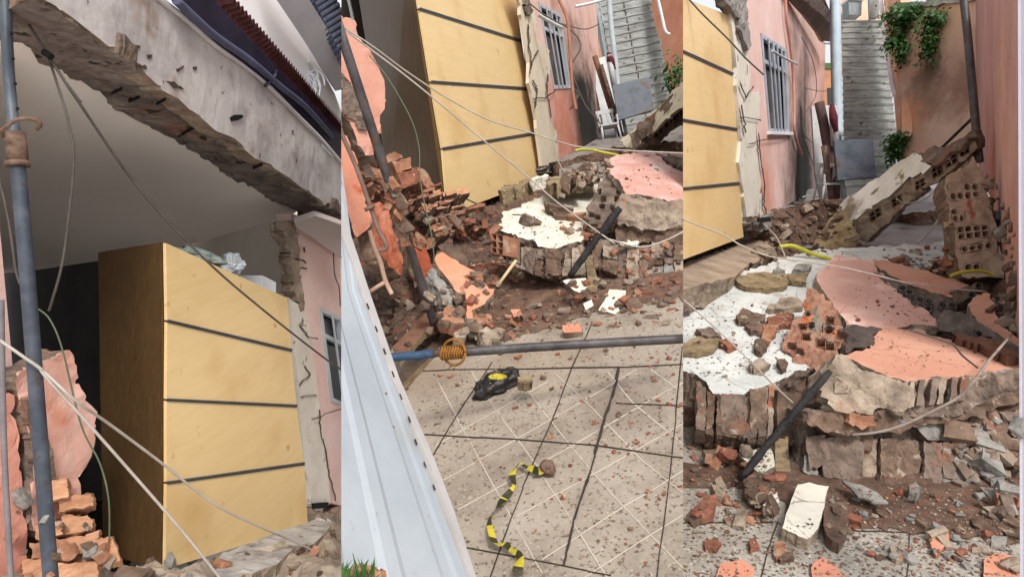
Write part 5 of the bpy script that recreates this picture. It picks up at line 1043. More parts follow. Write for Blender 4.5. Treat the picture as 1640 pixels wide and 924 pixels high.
c3 = [(1094, 408, 6.6), (1190, 366, 8.4), (1094, 780, 3.35), (1200, 790, 3.3), (1300, 790, 3.25), (1450, 790, 3.2), (1640, 830, 2.95), (1094, 730, 3.6), (1200, 725, 3.65), (1300, 720, 3.55), (1450, 700, 3.6), (1640, 740, 3.25), (1640, 680, 3.4), (1094, 690, 3.9), (1094, 600, 4.3), (1250, 600, 4.3), (1400, 600, 3.95), (1640, 600, 3.75),
      (1094, 520, 4.95), (1400, 540, 4.7), (1640, 540, 4.2), (1094, 460, 5.7), (1250, 450, 6.0), (1400, 430, 6.3), (1550, 440, 5.6), (1640, 460, 4.9), (1094, 435, 5.5), (1190, 400, 7.3), (1250, 370, 7.5), (1300, 345, 8.2), (1400, 380, 8.5), (1520, 370, 8), (1640, 400, 5.6)]
sheet('rubble_mound', 1080, 1760, 130, 0, 800, 84, c3, dirt, amp=.06, sc=5, seed=8, yfun=ytop(Y3()), label='brown rubble mound carrying the fallen slabs in the right third', cat='rubble mound', kind='stuff')
# wardrobe
def dw(x): return 6.4*260/(1440-x)
wf3 = Plane((1180, 300, dw(1180)), (1100, 300, dw(1100)), (1172, 60, dw(1172)))
ex = lambda a, b: (line_x(a, b, 1000), b)
s3 = [ex(*Z('5', *q)) for q in (((3, 168), (162, 240)), ((3, 388), (175, 418)), ((3, 608), (185, 590)))]
bl = line_x(*Z('5', (3, 838), (197, 765)), 1000)
ws3 = Plane((1000, 400, dw(1000)), (1000, 0, dw(1000)), (900, 200, dw(1000)+1.2))
wardrobe('yellow wardrobe front at the left edge of the right photo third', wf3, (1000, -39), (1168, 24), Z('5', (197, 765))[0], bl, s3, ws3, (900, -20), (900, 380))
ef = Plane((1094, 425, 5.3), (1190, 385, 7.4), (1150, 440, 5.2))
slab('floor_ledge', Z('5', (-60, 890), (0, 856), (120, 815), (200, 778), (262, 790), (300, 800), (240, 850), (150, 905), (0, 945), (-60, 950)), ef, .2, [M('dusty_ledge', [(112, 96, 80), (142, 124, 106), (158, 142, 124)], 4, bump=.6, bscale=24), mortar], None, L=.1, amp=.02, seed=3, lift=.03, label='dusty concrete floor ledge below the wardrobe, right third', cat='ledge')
slab('floor_edge_shadow', Z('5', (-20, 848), (197, 764), (225, 765), (200, 785), (100, 830), (-20, 872)), wf3, .1, blackm, None, amp=0, jn=0, lift=-.12, label='black painted shade under the wardrobe, right third', cat='gap')  # flat black sheet painted as the shade beneath the wardrobe
# house wall
def dh(x): return 6.6*250/(1440-x)
hw3 = Plane((1190, 200, dh(1190)), (1300, 200, dh(1300)), (1195, 20, dh(1195)))
pinkwall3 = M('streaked_pink_wall', [(192, 156, 146), (204, 172, 164), (212, 186, 178)], 1.1, bump=.2, specks=[((192, 138, 116), .9, .57, .2)], spots=[(hw3(1286, 300), 2.6, (24, 24, 20), 1.0), (hw3(1225, 330), .8, (190, 124, 98), .7), (hw3(1320, 200), 2.0, (186, 124, 104), .4)])
h3 = thing('house_wall', hw3(1215, 350), 'pink house wall with barred window and black mould, right third', 'wall')
window(h3, Z('5', (250, 108), (333, 160), (342, 430), (278, 428)), hw3, 'wall', [(1178, -80), (1326, -80), (1316, 300), (1214, 352)], pinkwall3, 4, M('window_frame_pale', [(146, 152, 162), (170, 176, 184)], 5, rough=.5, bump=.1), top_bar=.25)
flat('window_sill', Z('5', (272, 424), (345, 426), (347, 436), (272, 434)), hw3, .05, whitep, h3, lift=.05)
slab('bare_jamb', Z('5', (112, -60), (150, -60), (185, 0), (200, 80), (202, 160), (215, 300), (248, 300), (240, 380), (232, 430), (248, 600), (258, 690), (200, 700), (185, 590), (170, 300), (150, 50)), hw3, .04, [M('cream_plaster_grey', [(190, 184, 170), (206, 200, 188)], 3, bump=.3, specks=[((130, 116, 100), 7, .64, .06)])], h3, L=.2, amp=.01, lift=.02, seed=4, jn=3, ja=1.5)
slab('crumbled_edge', Z('5', (110, -60), (178, -60), (190, 20), (188, 60), (204, 150), (190, 165), (165, 100), (150, 50), (120, 10)), hw3, .1, [mortar_grey, mortar_grey], h3, L=.08, amp=.03, lift=.06, topamp=1)
strips('crack', [Z('5', (170, 270), (190, 320), (215, 280)), Z('5', (170, 380), (240, 390)), Z('5', (232, 430), (240, 520), (252, 600), (248, 660), (262, 710)), Z('5', (200, 465), (260, 450), (330, 440)), Z('5', (175, 340), (190, 430))], hw3, 1.8, crackm, h3, lift=.045, ja=1, jn=4)
slab('footing', Z('5', (196, 700), (258, 692), (330, 665), (400, 640), (440, 630), (440, 650), (330, 700), (240, 745), (200, 740)), hw3, .3, [mortar_grey, mortar_grey], h3, L=.15, amp=.04, lift=.08, seed=2, topamp=.8)
flat('dark_gap', Z('5', (197, 704), (240, 700), (242, 716), (197, 718)), hw3, .02, blackm, h3, lift=.15)
tube('wall_pipe', [hw3(*p, lift=.05) for p in Z('5', (318, -30), (322, 60), (335, 150), (345, 250), (348, 350), (350, 430), (372, 500))], .022, M('painted_pipe', [(184, 128, 112), (200, 150, 136)], 8), h3)
eav = Plane((1265, 0, 9), (1330, 55, 12), (1300, -10, 9.5))
t_ = thing('roof_eave', eav(1300, 20), 'dark roof eave overhanging the pink wall, right third', 'roof')
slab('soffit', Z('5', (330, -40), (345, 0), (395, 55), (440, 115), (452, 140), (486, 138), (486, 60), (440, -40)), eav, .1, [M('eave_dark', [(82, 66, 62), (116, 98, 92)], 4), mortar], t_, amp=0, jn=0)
slab('roof_edge', Z('5', (350, -40), (385, 0), (440, 50), (484, 96), (484, 60), (432, 0), (420, -40)), eav, .05, [M('eave_tile', [(120, 104, 100), (152, 138, 132)], 6, bump=.5), mortar], t_, L=.15, amp=.02, lift=.14)
tube('roof_tie', [hw3(*Z('5', (392, 150))[0], lift=.3), hw3(*Z('5', (485, 148))[0], lift=.2)], .025, whitep, None, label='white rod sticking out from the pink wall, right third', cat='rod', smoothc=False)
# staircase and surroundings
sb0 = P(1352, 328, 10.5); st0 = P(1347, 36, 15.2); n_ = 24
df = st0-sb0; rise = df.z/n_; fw = Vector((df.x, df.y, 0))/n_
stairs('grey concrete staircase rising at the end of the yard, right third', sb0, RGT, U3, fw.normalized(), 1.0, n_, rise, fw.length, stepm)
obw = Plane((1345, 20, 15.8), (1415, 20, 15.8), (1380, 60, 15.8))
orw = M('orange_yard_wall_paint', [(204, 160, 132), (216, 176, 150), (222, 190, 170)], .9, bump=.3, specks=[((200, 126, 92), .7, .55, .15)],
        spots=[(P(1500, 130, 10.2), 1.1, (150, 126, 110), .5), (P(1540, 165, 9.6), .7, (120, 104, 94), .6), (P(1497, 118, 10.2), .35, (70, 64, 54), .8), (P(1478, 150, 10.3), .5, (120, 96, 80), .6), (P(1520, 20, 9.9), .7, (222, 186, 146), .6), (P(1500, 215, 9.8), .6, (222, 196, 176), .7), (P(1450, 190, 10.6), .4, (214, 150, 112), .6)])
bw = thing('upper_yard_wall', obw(1380, 40), 'orange wall above the top of the staircase, right third', 'wall')
flat('wall', Z('5', (498, -80), (700, -80), (700, 240), (498, 240)), obw, .2, orw, bw)
flat('water_box', Z('5', (500, 28), (542, 32), (540, 78), (502, 76)), obw, .3, MATS['stringer_paint'], None, lift=.5, label='blue grey box standing at the top left of the staircase', cat='box')
flat('box_lid', Z('5', (498, 24), (545, 28), (545, 34), (498, 31)), obw, .4, whitep, bpy.data.objects['water_box'], lift=.55)
tube('white_post', [P(*p, 15.0) for p in Z('5', (612, -40), (616, 60))], .12, oldwhite, None, smoothc=False, label='short white post at the top of the staircase, right third', cat='post', seg=4)
tube('drain_pipe', [P(*p, d) for p, d in zip(Z('5', (633, -30), (648, 80), (662, 190), (678, 280), (685, 305), (697, 320)), (13.5, 12.6, 11.8, 11.2, 11, 10.9))], .045, whitep, None, label='white drain pipe running down beside the staircase, right third', cat='pipe')
tube('blue_post', [P(*p, 10.3) for p in Z('5', (490, -60), (494, 200), (500, 440))], .085, M('pale_blue_post', [(160, 176, 186), (186, 200, 208)], 4, bump=.2), None, label='tall pale blue post in front of the staircase, right third', cat='post', seg=4, solid=True)
sdw = Plane((1440, 150, 11.0), (1412, 20, 14.8), (1440, 10, 11.3))
ywall = thing('yard_wall', P(1500, 240, 10), 'stained orange yard wall with ivy at the back right, right third', 'wall')
flat('return_wall', Z('5', (640, -60), (700, -60), (706, 440), (690, 430), (668, 180)), sdw, .15, orw, ywall, lift=.0)
yw = Plane((1440, 100, 10.8), (1562, 100, 9.4), (1500, 250, 10))
slab('wall', Z('5', (688, 20), (760, 22), (830, 12), (880, 14), (960, 2), (980, 560), (800, 560), (690, 520)), yw, .2, [orw, mortar], ywall, L=.5, amp=.012, jn=2, ja=.8)
slab('wall_cap', Z('5', (684, 12), (830, -2), (960, -8), (960, 4), (880, 14), (760, 22), (688, 24)), yw, .3, [concrete, concrete], ywall, L=.3, amp=.02, lift=.05)
for nm, lb, cs, seed in (('climbing_plant', 'large green ivy hanging over the top of the stained wall', [((720, 60), .25, .16, 420), ((715, 130), .18, .2, 300), ((722, 180), .12, .14, 130), ((825, 80), .16, .2, 260), ((815, 150), .12, .22, 220), ((760, 40), .2, .1, 180), ((850, 60), .08, .08, 60), ((690, 150), .08, .05, 30)], 4),
                         ('climbing_plant', 'small green plant growing at the staircase foot', [((712, 460), .14, .13, 260), ((700, 500), .1, .12, 140), ((728, 440), .08, .06, 60)], 6)):
    t_ = thing(nm, yw(*Z('5', cs[0][0])[0], lift=.1), lb, 'plant'); rr = random.Random(seed); bm = bmesh.new()
    for c, a, b, n in cs: leaves(bm, yw(*Z('5', c)[0], lift=.14), (a*.62, .06, b*.68), int(n*1.5), .085, rr)
    build('foliage', bm, leaf, t_, solid=False)
    tube('stem', [yw(*Z('5', cs[0][0])[0], lift=.06), yw(*Z('5', cs[1][0])[0], lift=.06), yw(*Z('5', cs[2][0])[0], lift=.06)], .02, timber, t_)
# far house in the gap
fp3 = Plane((1325, 100, 24), (1345, 100, 24), (1335, 160, 24))
t_ = thing('far_house', fp3(1335, 170), 'distant house in the gap left of the blue post, right third', 'building')
flat('wall', Z('5', (440, 215), (500, 215), (500, 480), (440, 480)), fp3, .4, MATS['far_wall'], t_)
flat('window', Z('5', (466, 285), (486, 285), (486, 340), (468, 340)), fp3, .05, glass, t_, lift=.05)
flat('roof', Z('5', (440, 205), (500, 205), (500, 225), (440, 222)), fp3, .3, leaf, t_, lift=.05)
# right pink wall and the near post
pw = Plane((1564, 150, 9.3), (1632, 150, 3.9), (1590, 400, 6.2))
t_ = thing('side_wall', pw(1600, 420), 'long pink side wall running along the right of the yard', 'wall')
slab('wall', Z('5', (938, -60), (1120, -60), (1120, 1200), (1060, 1200), (1040, 880), (990, 640), (955, 560), (945, 200)), pw, .15, [M('rose_side_wall', [(180, 134, 126), (194, 152, 144), (202, 166, 158)], 1.2, bump=.3, specks=[((188, 132, 112), .8, .58, .2), ((110, 74, 66), 9, .72, .04)], spots=[(P(1598, 300, 6.2), .8, (196, 108, 84), .6)]), mortar], t_, L=.5, amp=.015, jn=0)
npst = thing('near_post', P(1640, 924, 1.9), 'blurred lavender grey post edge at the far right of the photo', 'post')
npl = Plane((1632, 400, 1.9), (1650, 400, 1.88), (1640, 800, 1.9))
flat('post_face', [(1632, -60), (1720, -60), (1724, 1010), (1636, 1010)], npl, .06, M('lavender_paint', [(160, 156, 166), (176, 172, 182)], 3, rough=.6, bump=.1), npst)
flat('post_edge', [(1630.5, -60), (1634, -60), (1638, 1010), (1634.5, 1010)], npl, .05, M('lavender_light', [(186, 184, 194), (196, 194, 204)], 3, rough=.6), npst, lift=.005)
tube('dark_pole', [P(*p, d) for p, d in zip(Z('5', (898, -60), (915, 90), (930, 250), (945, 420), (955, 520)), (6.4, 6.3, 6.2, 6.1, 6.0))], .037, steel_dark, None, 14, label='dark pole standing before the stained wall, right third', cat='pole', solid=True)
tube('thin_rod', [P(*Z('5', (815, 495))[0], 7.2), P(*Z('5', (938, 376))[0], 6.6)], .016, timber_b, None, 8, smoothc=False, label='thin black rod slanting down from the dark pole', cat='rod')
# leaning things by the staircase
l3 = Plane((1300, 240, 9.6), (1350, 240, 9.6), (1325, 310, 9.5))
flat('door_leaf', Z('5', (416, 345), (488, 338), (505, 640), (448, 650), (428, 560)), l3, .05, oldwhite, None, label='white door leaf leaning by the house corner, right third', cat='door leaf')
for i, (pts, r_, m_) in enumerate([(((440, 330), (455, 400), (475, 520), (500, 640)), .07, M('dark_plank', [(60, 44, 42), (92, 70, 66)], 8, bump=.4)), (((484, 345), (492, 470)), .06, oldwhite), (((455, 470), (480, 640)), .04, rust), (((510, 560), (522, 640)), .035, MATS['stringer_paint'])]):
    tube('leaning_bar', [P(*p, 9.3-i*.1) for p in Z('5', *pts)], r_, m_, None, smoothc=False, seg=6, label=['dark crooked plank leaning against the white door, right third', 'white roll standing beside the dark plank, right third', 'thin rusty bar behind the metal panel, right third', 'pale leg stub under the metal panel, right third'][i], cat=['plank', 'roll', 'bar', 'leg'][i])
tube('hanging_cloth', [P(*p, 9.1) for p in Z('5', (480, 335), (486, 380), (494, 425))], [.03, .06, .03], MATS['maroon_cloth'], None, smoothc=False, label='maroon cloth strip hanging on the white roll, right third', cat='cloth')
flat('metal_sheet', Z('5', (488, 452), (612, 446), (624, 568), (500, 577)), Plane((1338, 225, 8.9), (1398, 223, 8.9), (1345, 285, 8.85)), .05, sheetm, None, label='blotched dark steel panel in front of the staircase, right third', cat='metal panel')
flat('panel_rim', Z('5', (498, 574), (626, 565), (626, 571), (499, 581)), Plane((1338, 225, 8.88), (1398, 223, 8.88), (1345, 285, 8.83)), .07, steel, bpy.data.objects['metal_sheet.001'] if 'metal_sheet.001' in bpy.data.objects else None, lift=.01)
plastic_chair('white plastic chair beside the leaning planks, right third', P(*Z('5', (466, 650))[0], 9.2), RGT, U3, Vector((0, 1, 0)), .62)
sh('far_yard_floor', Z('5', (400, 610), (900, 560), (1100, 700), (1100, 800), (380, 800)), Plane((1350, 330, 9.6), (1520, 330, 9.0), (1450, 390, 7.2)), M('grey_wet_floor', [(96, 92, 92), (130, 126, 124), (150, 146, 144)], 2, rough=.5, bump=.3, specks=[((70, 54, 44), 3, .58, .12)]), kind='structure')
# leaning wall slab
l3s = thing('leaning_wall_slab', P(1380, 380, 6.8), 'long fallen wall slab with white face leaning on a standing brick piece, right third', 'wall slab')
la = Plane((1350, 340, 7.2), (1560, 210, 5.9), (1365, 358, 6.95))
slab('plaster_face', Z('5', (505, 662), (600, 590), (690, 525), (742, 488), (760, 500), (800, 535), (760, 560), (640, 645), (560, 705), (540, 718), (520, 695)), la, .03, [M('peeling_white', [(190, 186, 170), (212, 210, 202), (220, 218, 212)], 2, bump=.3, specks=[((116, 104, 66), 6, .62, .08)], spots=[(P(1355, 340, 7.1), .22, (104, 88, 58), .9)]), mortar], l3s, L=.1, amp=.015, seed=3)
slab('top_edge', Z('5', (742, 486), (775, 490), (800, 478), (850, 470), (938, 420), (945, 440), (880, 485), (810, 535), (765, 520)), la, .05, [rawbrick, rawbrick], l3s, L=.06, amp=.025, seed=5, topamp=1)
lb_ = Plane((1366, 358, 6.98), (1562, 218, 5.9), (1380, 388, 6.95))
bc_ = slab('brick_core', Z('5', (540, 718), (640, 645), (760, 560), (800, 532), (870, 485), (938, 425), (950, 480), (900, 520), (850, 560), (800, 595), (690, 680), (590, 782), (565, 770)), lb_, .22, [MATS['mortar'], rawbrick], l3s, L=.06, amp=.02, seed=4, topamp=1)
for i, q in enumerate([((600, 690), (636, 665), (640, 690), (606, 716)), ((672, 645), (702, 625), (706, 648), (678, 668)), ((748, 588), (778, 572), (780, 596), (750, 612)), ((800, 545), (832, 525), (836, 556), (806, 574)), ((842, 515), (880, 492), (886, 520), (850, 542)), ((888, 482), (918, 462), (924, 488), (896, 506))]):
    hbrick('hollow_brick', Z('5', *q), lb_, .15, 2, 2, clay_dark, l3s, lift=0.006, seed=i, web=.24, cut=bc_)
slab('lower_end', Z('5', (418, 790), (460, 730), (505, 664), (525, 690), (545, 720), (575, 780), (540, 800), (470, 806)), Plane((1320, 395, 6.9), (1370, 360, 6.9), (1350, 400, 6.7)), .2, [M('mossy_mortar', [(92, 76, 52), (128, 108, 80), (140, 128, 96)], 6, bump=.8, bscale=28, bdist=.02), mortar], l3s, L=.05, amp=.035, seed=6, topamp=1)
slab('shadow_under_slab', Z('5', (560, 776), (690, 682), (850, 562), (860, 600), (850, 700), (760, 768), (620, 800)), Plane((1380, 390, 8.0), (1520, 300, 7.4), (1450, 385, 7.8)), .05, [M('slab_shadow_tone', [(60, 48, 44), (86, 72, 66)], 4, bump=.4), dirt], None, L=.2, amp=.02, label='dark painted shadow under the leaning slab', cat='shadow sheet') if False else None  # switched off: dark sheet painted as the slab's shadow
# standing brick piece
s3p = Plane((1515, 300, 5.35), (1575, 290, 5.3), (1545, 430, 5.15))
sbp = slab('standing_brick_piece', Z('5', (840, 600), (850, 565), (905, 540), (935, 503), (950, 530), (985, 640), (1000, 700), (1012, 770), (1035, 895), (960, 892), (900, 890), (880, 800), (868, 700), (850, 650)), s3p, .22, [M('pale_masonry', [(134, 112, 94), (166, 144, 124), (180, 160, 140)], 6, bump=.7, specks=[((150, 86, 62), 6, .6, .08)], bdist=.015), rawbrick], None, L=.05, amp=.012, seed=7, topamp=1, label='upright piece of hollow brick wall with rows of round holes, right third', cat='brick piece')
for i, (q, nx, ny, mi_) in enumerate([(((852, 592), (952, 588), (958, 638), (862, 648)), 4, 2, ((0, 0), (1, 0))), (((862, 672), (905, 668), (908, 712), (868, 716)), 2, 2, ((1, 0),)), (((880, 730), (985, 722), (990, 762), (888, 772)), 4, 2, ()), (((892, 792), (996, 776), (1000, 800), (896, 816)), 4, 1, ()), (((905, 848), (960, 846), (962, 872), (908, 874)), 2, 1, ())]):
    hbrick('hollow_brick', Z('5', *q), s3p, .16, nx, ny, MATS['pale_masonry'], sbp, rnd=(i != 2), lift=0.004, seed=i, web=.2, miss=mi_, jit=.008)
slab('rough_side', Z('5', (985, 640), (1005, 640), (1030, 760), (1062, 895), (1035, 898), (1012, 770)), Plane((1583, 320, 5.35), (1592, 320, 5.5), (1600, 440, 5.2)), .15, [mortar, mortar], sbp, L=.04, amp=.04, seed=8, topamp=1)
# hose pieces
tube('yellow_hose', [P(*p, 5.9) for p in Z('d', (620, 62), (700, 55), (780, 85), (860, 115), (930, 135), (978, 160))], .019, hose_y, None, label='yellow green hose crossing the white slab, right third', cat='hose')
tube('yellow_hose', [P(*p, 4.95) for p in Z('5', (862, 888), (900, 876), (960, 872), (1000, 884))], .014, hose_y, None, label='short yellow hose at the foot of the upright brick piece', cat='hose')
# white slab
A3 = Plane((1168, 634, 3.65), (1090, 488, 4.85), (1525, 383, 6.6))
ws = slab('white_wall_slab', [(1070, 495)]+Z('d', (0, 400), (120, 330), (260, 260), (420, 215), (560, 160), (700, 110), (880, 80), (1097, 60))+[(1440, 392), (1525, 385), (1542, 418), (1400, 445), (1320, 480)]+Z('6', (400, 160), (400, 260), (350, 275), (300, 300), (200, 340), (150, 345), (95, 338), (75, 300), (40, 275), (0, 262), (-40, 255)), A3, .1, [M('bluish_white_plaster', [(160, 162, 158), (184, 185, 180), (194, 195, 191)], 4, bump=.25, veins=((116, 108, 98), 2.6, .016), specks=[((96, 78, 64), 34, .66, .03), ((146, 132, 114), 5, .58, .16)]), rawbrick], None, L=.06, amp=.025, sc=9, seed=3, vec=dn3*.26, label='large fallen wall slab with white painted face, right third', cat='wall slab', jn=3, ja=1.2, topamp=.1)
fs3 = Plane((1110, 640, 3.72), (1168, 665, 3.6), (1280, 640, 3.62))
rr = random.Random(18)
masonry_face(ws, Z('6', (-20, 285), (60, 325), (100, 358), (200, 360), (304, 320)), Z('6', (-20, 450), (60, 475), (110, 492), (200, 503), (304, 496)), fs3, 7, [rawbrick, clay_dark, mortar, rawbrick], lift=.04, wmin=9, wmax=22, rows=(1, 3))
for i, q in enumerate([((118, 366), (196, 366), (192, 494), (122, 486)), ((212, 350), (262, 347), (262, 470), (214, 480))]):
    slab('brick_block', Z('6', *q), fs3, .15, [[rawbrick, clay_dark, clay_dark, rawbrick, clay_dark][i], rawbrick], ws, L=.03, amp=.014, sc=16, seed=120+i, lift=.06+rr.uniform(0, .01), topamp=1, jn=3, ja=1)
for i, (x, y) in enumerate([(140, 390), (175, 388), (232, 370), (232, 405), (235, 440), (50, 370), (50, 410)][:5]):
    hbrick('brick_hole', Z('6', (x-14, y-10), (x+14, y-10), (x+14, y+10), (x-14, y+10)), fs3, .1, 1, 1, clay_dark, ws, rnd=True, lift=0.016, web=.2, seed=i)
slab('upright_board', Z('6', (304, 328), (375, 340), (368, 505), (300, 495)), Plane((1245, 620, 3.5), (1280, 620, 3.5), (1260, 700, 3.48)), .05, [clay_dark, clay_dark], None, L=.04, amp=.008, label='flat brown brick board standing under the charred timber, right third', cat='brick', topamp=1)
slab('wooden_post', Z('6', (296, 480), (338, 478), (345, 640), (318, 692), (300, 650)), Plane((1240, 700, 3.38), (1265, 700, 3.38), (1250, 790, 3.3)), .05, [timber, timber], None, L=.08, amp=.004, label='short pale wooden post below the brick board, right third', cat='post')
# logs and lumps on the white slab
for i, (q, m_, lb, ct) in enumerate([(((330, 290), (480, 255), (660, 268), (668, 340), (540, 366), (400, 352), (355, 330)), timber, 'thick grey brown log lying across the white slab, right third', 'log'), (((664, 270), (790, 258), (790, 322), (680, 312)), timber, 'thin mossy end piece behind the thick log, right third', 'log'), (((-30, 350), (110, 310), (235, 262), (246, 300), (120, 358), (0, 395), (-30, 400)), timber, 'split pale log at the left edge of the right third', 'log'), (((240, 296), (330, 285), (335, 300), (245, 314)), timber, 'thin stick between the two logs, right third', 'stick'),
      (((330, 540), (380, 488), (410, 500), (520, 535), (512, 580), (350, 575)), clay_dark, 'upper brown brick half in the middle of the white slab, right third', 'brick'), (((390, 592), (515, 588), (520, 640), (430, 640)), rawbrick, 'lower brown brick half in the middle of the white slab, right third', 'brick'), (((512, 605), (600, 600), (595, 640), (545, 708), (490, 690)), clay, 'bright clay block leaning against the brick chunk, right third', 'brick'),
      (((-10, 720), (90, 678), (232, 690), (200, 750), (90, 782), (-10, 772)), timber, 'long brown lump at the left end of the white slab, right third', 'lump'), (((80, 620), (190, 618), (240, 682), (120, 672)), rawbrick, 'brown mortar lump behind the long lump, right third', 'lump'), (((225, 700), (290, 695), (350, 730), (280, 745)), clay_red, 'thin red clay shard beside the long lump, right third', 'shard'),
      (((530, 485), (620, 425), (740, 415), (765, 480), (640, 500), (560, 498)), mortar, 'grey mortar flake behind the brick chunk, right third', 'mortar piece'), (((700, 242), (720, 205), (765, 195), (820, 212), (800, 246)), mortar_grey, 'dark grey clump above the thick log, right third', 'clump'), (((575, 235), (600, 218), (645, 245), (580, 248)), mortar_grey, 'small dark lump left of the grey clump', 'lump'),
      (((460, 700), (505, 695), (525, 740), (490, 775), (455, 750)), clay_dark, 'small purple brown stone on the white slab, right third', 'stone'), (((415, 850), (480, 820), (560, 850), (520, 890), (430, 885)), mortar, 'flat brown mortar piece near the front edge of the white slab', 'mortar piece'), (((600, 830), (650, 820), (670, 870), (620, 885)), clay_dark, 'small brick lump near the front edge of the white slab, right third', 'brick'), (((530, 560), (600, 520), (700, 530), (690, 590), (600, 600), (540, 600)), clay_red, 'broken reddish tile pieces behind the clay block, right third', 'brick')]):
    slab('rubble_block', Z('d', *q), A3, .06, [m_, m_], None, L=.03, amp=.02, seed=i+130, lift=.045, topamp=1, label=lb, cat=ct, jn=2, ja=1)
# hollow brick chunk
ch3 = Plane((1270, 580, 4.05), (1340, 560, 4.0), (1300, 490, 4.35))
c_ = slab('hollow_brick_chunk', Z('d', (640, 640), (700, 560), (770, 480), (790, 400), (795, 320), (860, 330), (930, 400), (975, 450), (1020, 560), (1035, 690), (985, 765), (900, 855), (800, 872), (700, 800), (650, 725)), ch3, .25, [M('chunk_masonry', [(112, 76, 58), (146, 104, 84), (150, 124, 104)], 7, bump=.9, bscale=30, specks=[((170, 98, 60), 6, .58, .08), ((120, 112, 100), 8, .62, .08)], bdist=.02), rawbrick], None, L=.035, amp=.03, seed=6, topamp=1, label='tilted chunk of hollow brickwork between white and pink slabs, right third', cat='brick chunk')
for i, (x, y, s, r_) in enumerate([(888, 678, 30, 0), (945, 700, 30, 0), (700, 702, 27, 0), (750, 737, 27, 0), (792, 640, 27, 0), (770, 575, 22, 0), (948, 530, 25, 0), (935, 590, 34, 1), (822, 568, 24, 1), (802, 490, 20, 1)]):
    hbrick('hollow_brick', Z('d', (x-s, y-s*.9), (x+s, y-s*.8), (x+s, y+s*.9), (x-s, y+s*.8)), ch3, .14, 1, 1, MATS['chunk_masonry'], c_, lift=0.011, seed=i, web=.2, rnd=bool(r_))
dk3 = Plane((1367, 530, 4.0), (1400, 530, 4.0), (1380, 555, 3.95))
slab('hollow_core', Z('e', (-60, 570), (0, 562), (150, 592), (118, 640), (125, 712), (20, 712), (-50, 740)), dk3, .1, [M('dark_masonry', [(52, 44, 42), (84, 72, 66)], 9, bump=.8), rawbrick], c_, L=.04, amp=.03, topamp=1)
for x, y in ((20, 640), (60, 665)): hbrick('hollow_brick', Z('e', (x-22, y-18), (x+16, y-18), (x+16, y+20), (x-22, y+20)), dk3, .1, 1, 1, MATS['dark_masonry'], c_, lift=0.011)
# pink slabs
pk3 = M('peach_plaster', [(186, 142, 128), (196, 154, 140), (206, 176, 164)], 2.0, rough=.6, bump=.35, bscale=25, veins=((150, 98, 80), 2.8, .014), specks=[((150, 92, 70), 36, .70, .02), ((226, 196, 186), 1.6, .55, .15)])
pkf = M('peach_plaster_dry', [(180, 126, 104), (188, 138, 116), (194, 148, 128)], 2.0, rough=.7, bump=.35, bscale=25, veins=((146, 92, 70), 2.6, .014), specks=[((168, 96, 64), 24, .70, .03)])
C3 = Plane((1338, 410, 5.7), (1500, 520, 4.35), (1330, 480, 4.8))
cs = slab('pink_wall_slab', Z('d', (850, 250), (900, 200), (985, 108), (1097, 135))+Z('e', (110, 150), (150, 200), (290, 350), (380, 420), (520, 520), (548, 578), (380, 556), (270, 592), (150, 590), (0, 560))+Z('d', (1050, 552), (1010, 500), (960, 430), (880, 310)), C3, .1, [pk3, mortar], None, L=.06, amp=.025, seed=9, vec=dn3*.15, label='pale pink wall slab between the white slab and the front pink slab, right third', cat='wall slab', jn=3, ja=1, topamp=.1)
C2 = Plane((1400, 415, 5.7), (1540, 452, 5.2), (1500, 475, 4.9))
slab('pink_wall_slab', Z('e', (110, 140), (200, 148), (350, 190), (520, 238), (700, 268), (745, 310), (700, 330), (622, 352), (645, 388), (500, 352), (330, 292), (230, 240), (150, 190)), C2, .1, [pkf, mortar], None, L=.06, amp=.025, seed=10, vec=dn3*.12, label='long narrow pink slab strip beyond the crack, right third', cat='wall slab', jn=3, ja=1, topamp=.1)
D2 = Plane((1550, 490, 4.6), (1600, 480, 4.5), (1625, 545, 3.95))
slab('pink_wall_slab', Z('e', (732, 432), (830, 350), (880, 368), (892, 430), (930, 520), (955, 580), (1010, 615), (1090, 660), (1090, 720), (900, 625), (800, 560), (760, 480)), D2, .1, [pkf, mortar], None, L=.06, amp=.02, seed=11, vec=dn3*.12, label='small orange pink slab piece by the right wall, right third', cat='wall slab', jn=3, ja=1, topamp=.1)
gm = M('grey_block', [(66, 60, 58), (98, 90, 84), (120, 110, 102)], 8, bump=.8, specks=[((120, 78, 60), 8, .64, .08)], bdist=.015)
S1 = Plane((1430, 450, 5.0), (1530, 490, 4.55), (1500, 520, 4.45))
sa = slab('hollow_block_row', Z('e', (150, 190), (230, 245), (400, 325), (640, 395), (660, 450), (560, 520), (545, 590), (520, 515), (380, 420), (290, 350)), S1, .15, [gm, gm], None, L=.05, amp=.02, seed=12, topamp=1, label='row of dark hollow blocks showing in the crack between the pink slabs', cat='block row', lift=-.05)
for i, (x, y) in enumerate([(318, 322), (360, 345), (430, 396), (488, 408), (430, 440), (478, 455), (575, 432), (640, 432)]):
    s = 25; hbrick('hollow_block', Z('e', (x-s, y-s*.8), (x+s, y-s*.6), (x+s, y+s*.8), (x-s, y+s*.7)), S1, .1, 1, 1, gm, sa, rnd=True, lift=-.02, seed=i, web=.18)
S2 = Plane((1500, 520, 4.3), (1630, 570, 3.75), (1560, 560, 4.0))
sb_ = slab('hollow_block_row', Z('e', (520, 540), (570, 450), (680, 480), (800, 560), (900, 625), (1090, 720), (1090, 790), (940, 730), (800, 680), (640, 620), (545, 590)), S2, .15, [gm, mortar_grey], None, L=.05, amp=.02, seed=13, topamp=1, label='grey broken block row right behind the front pink slab', cat='block row', lift=-.02)
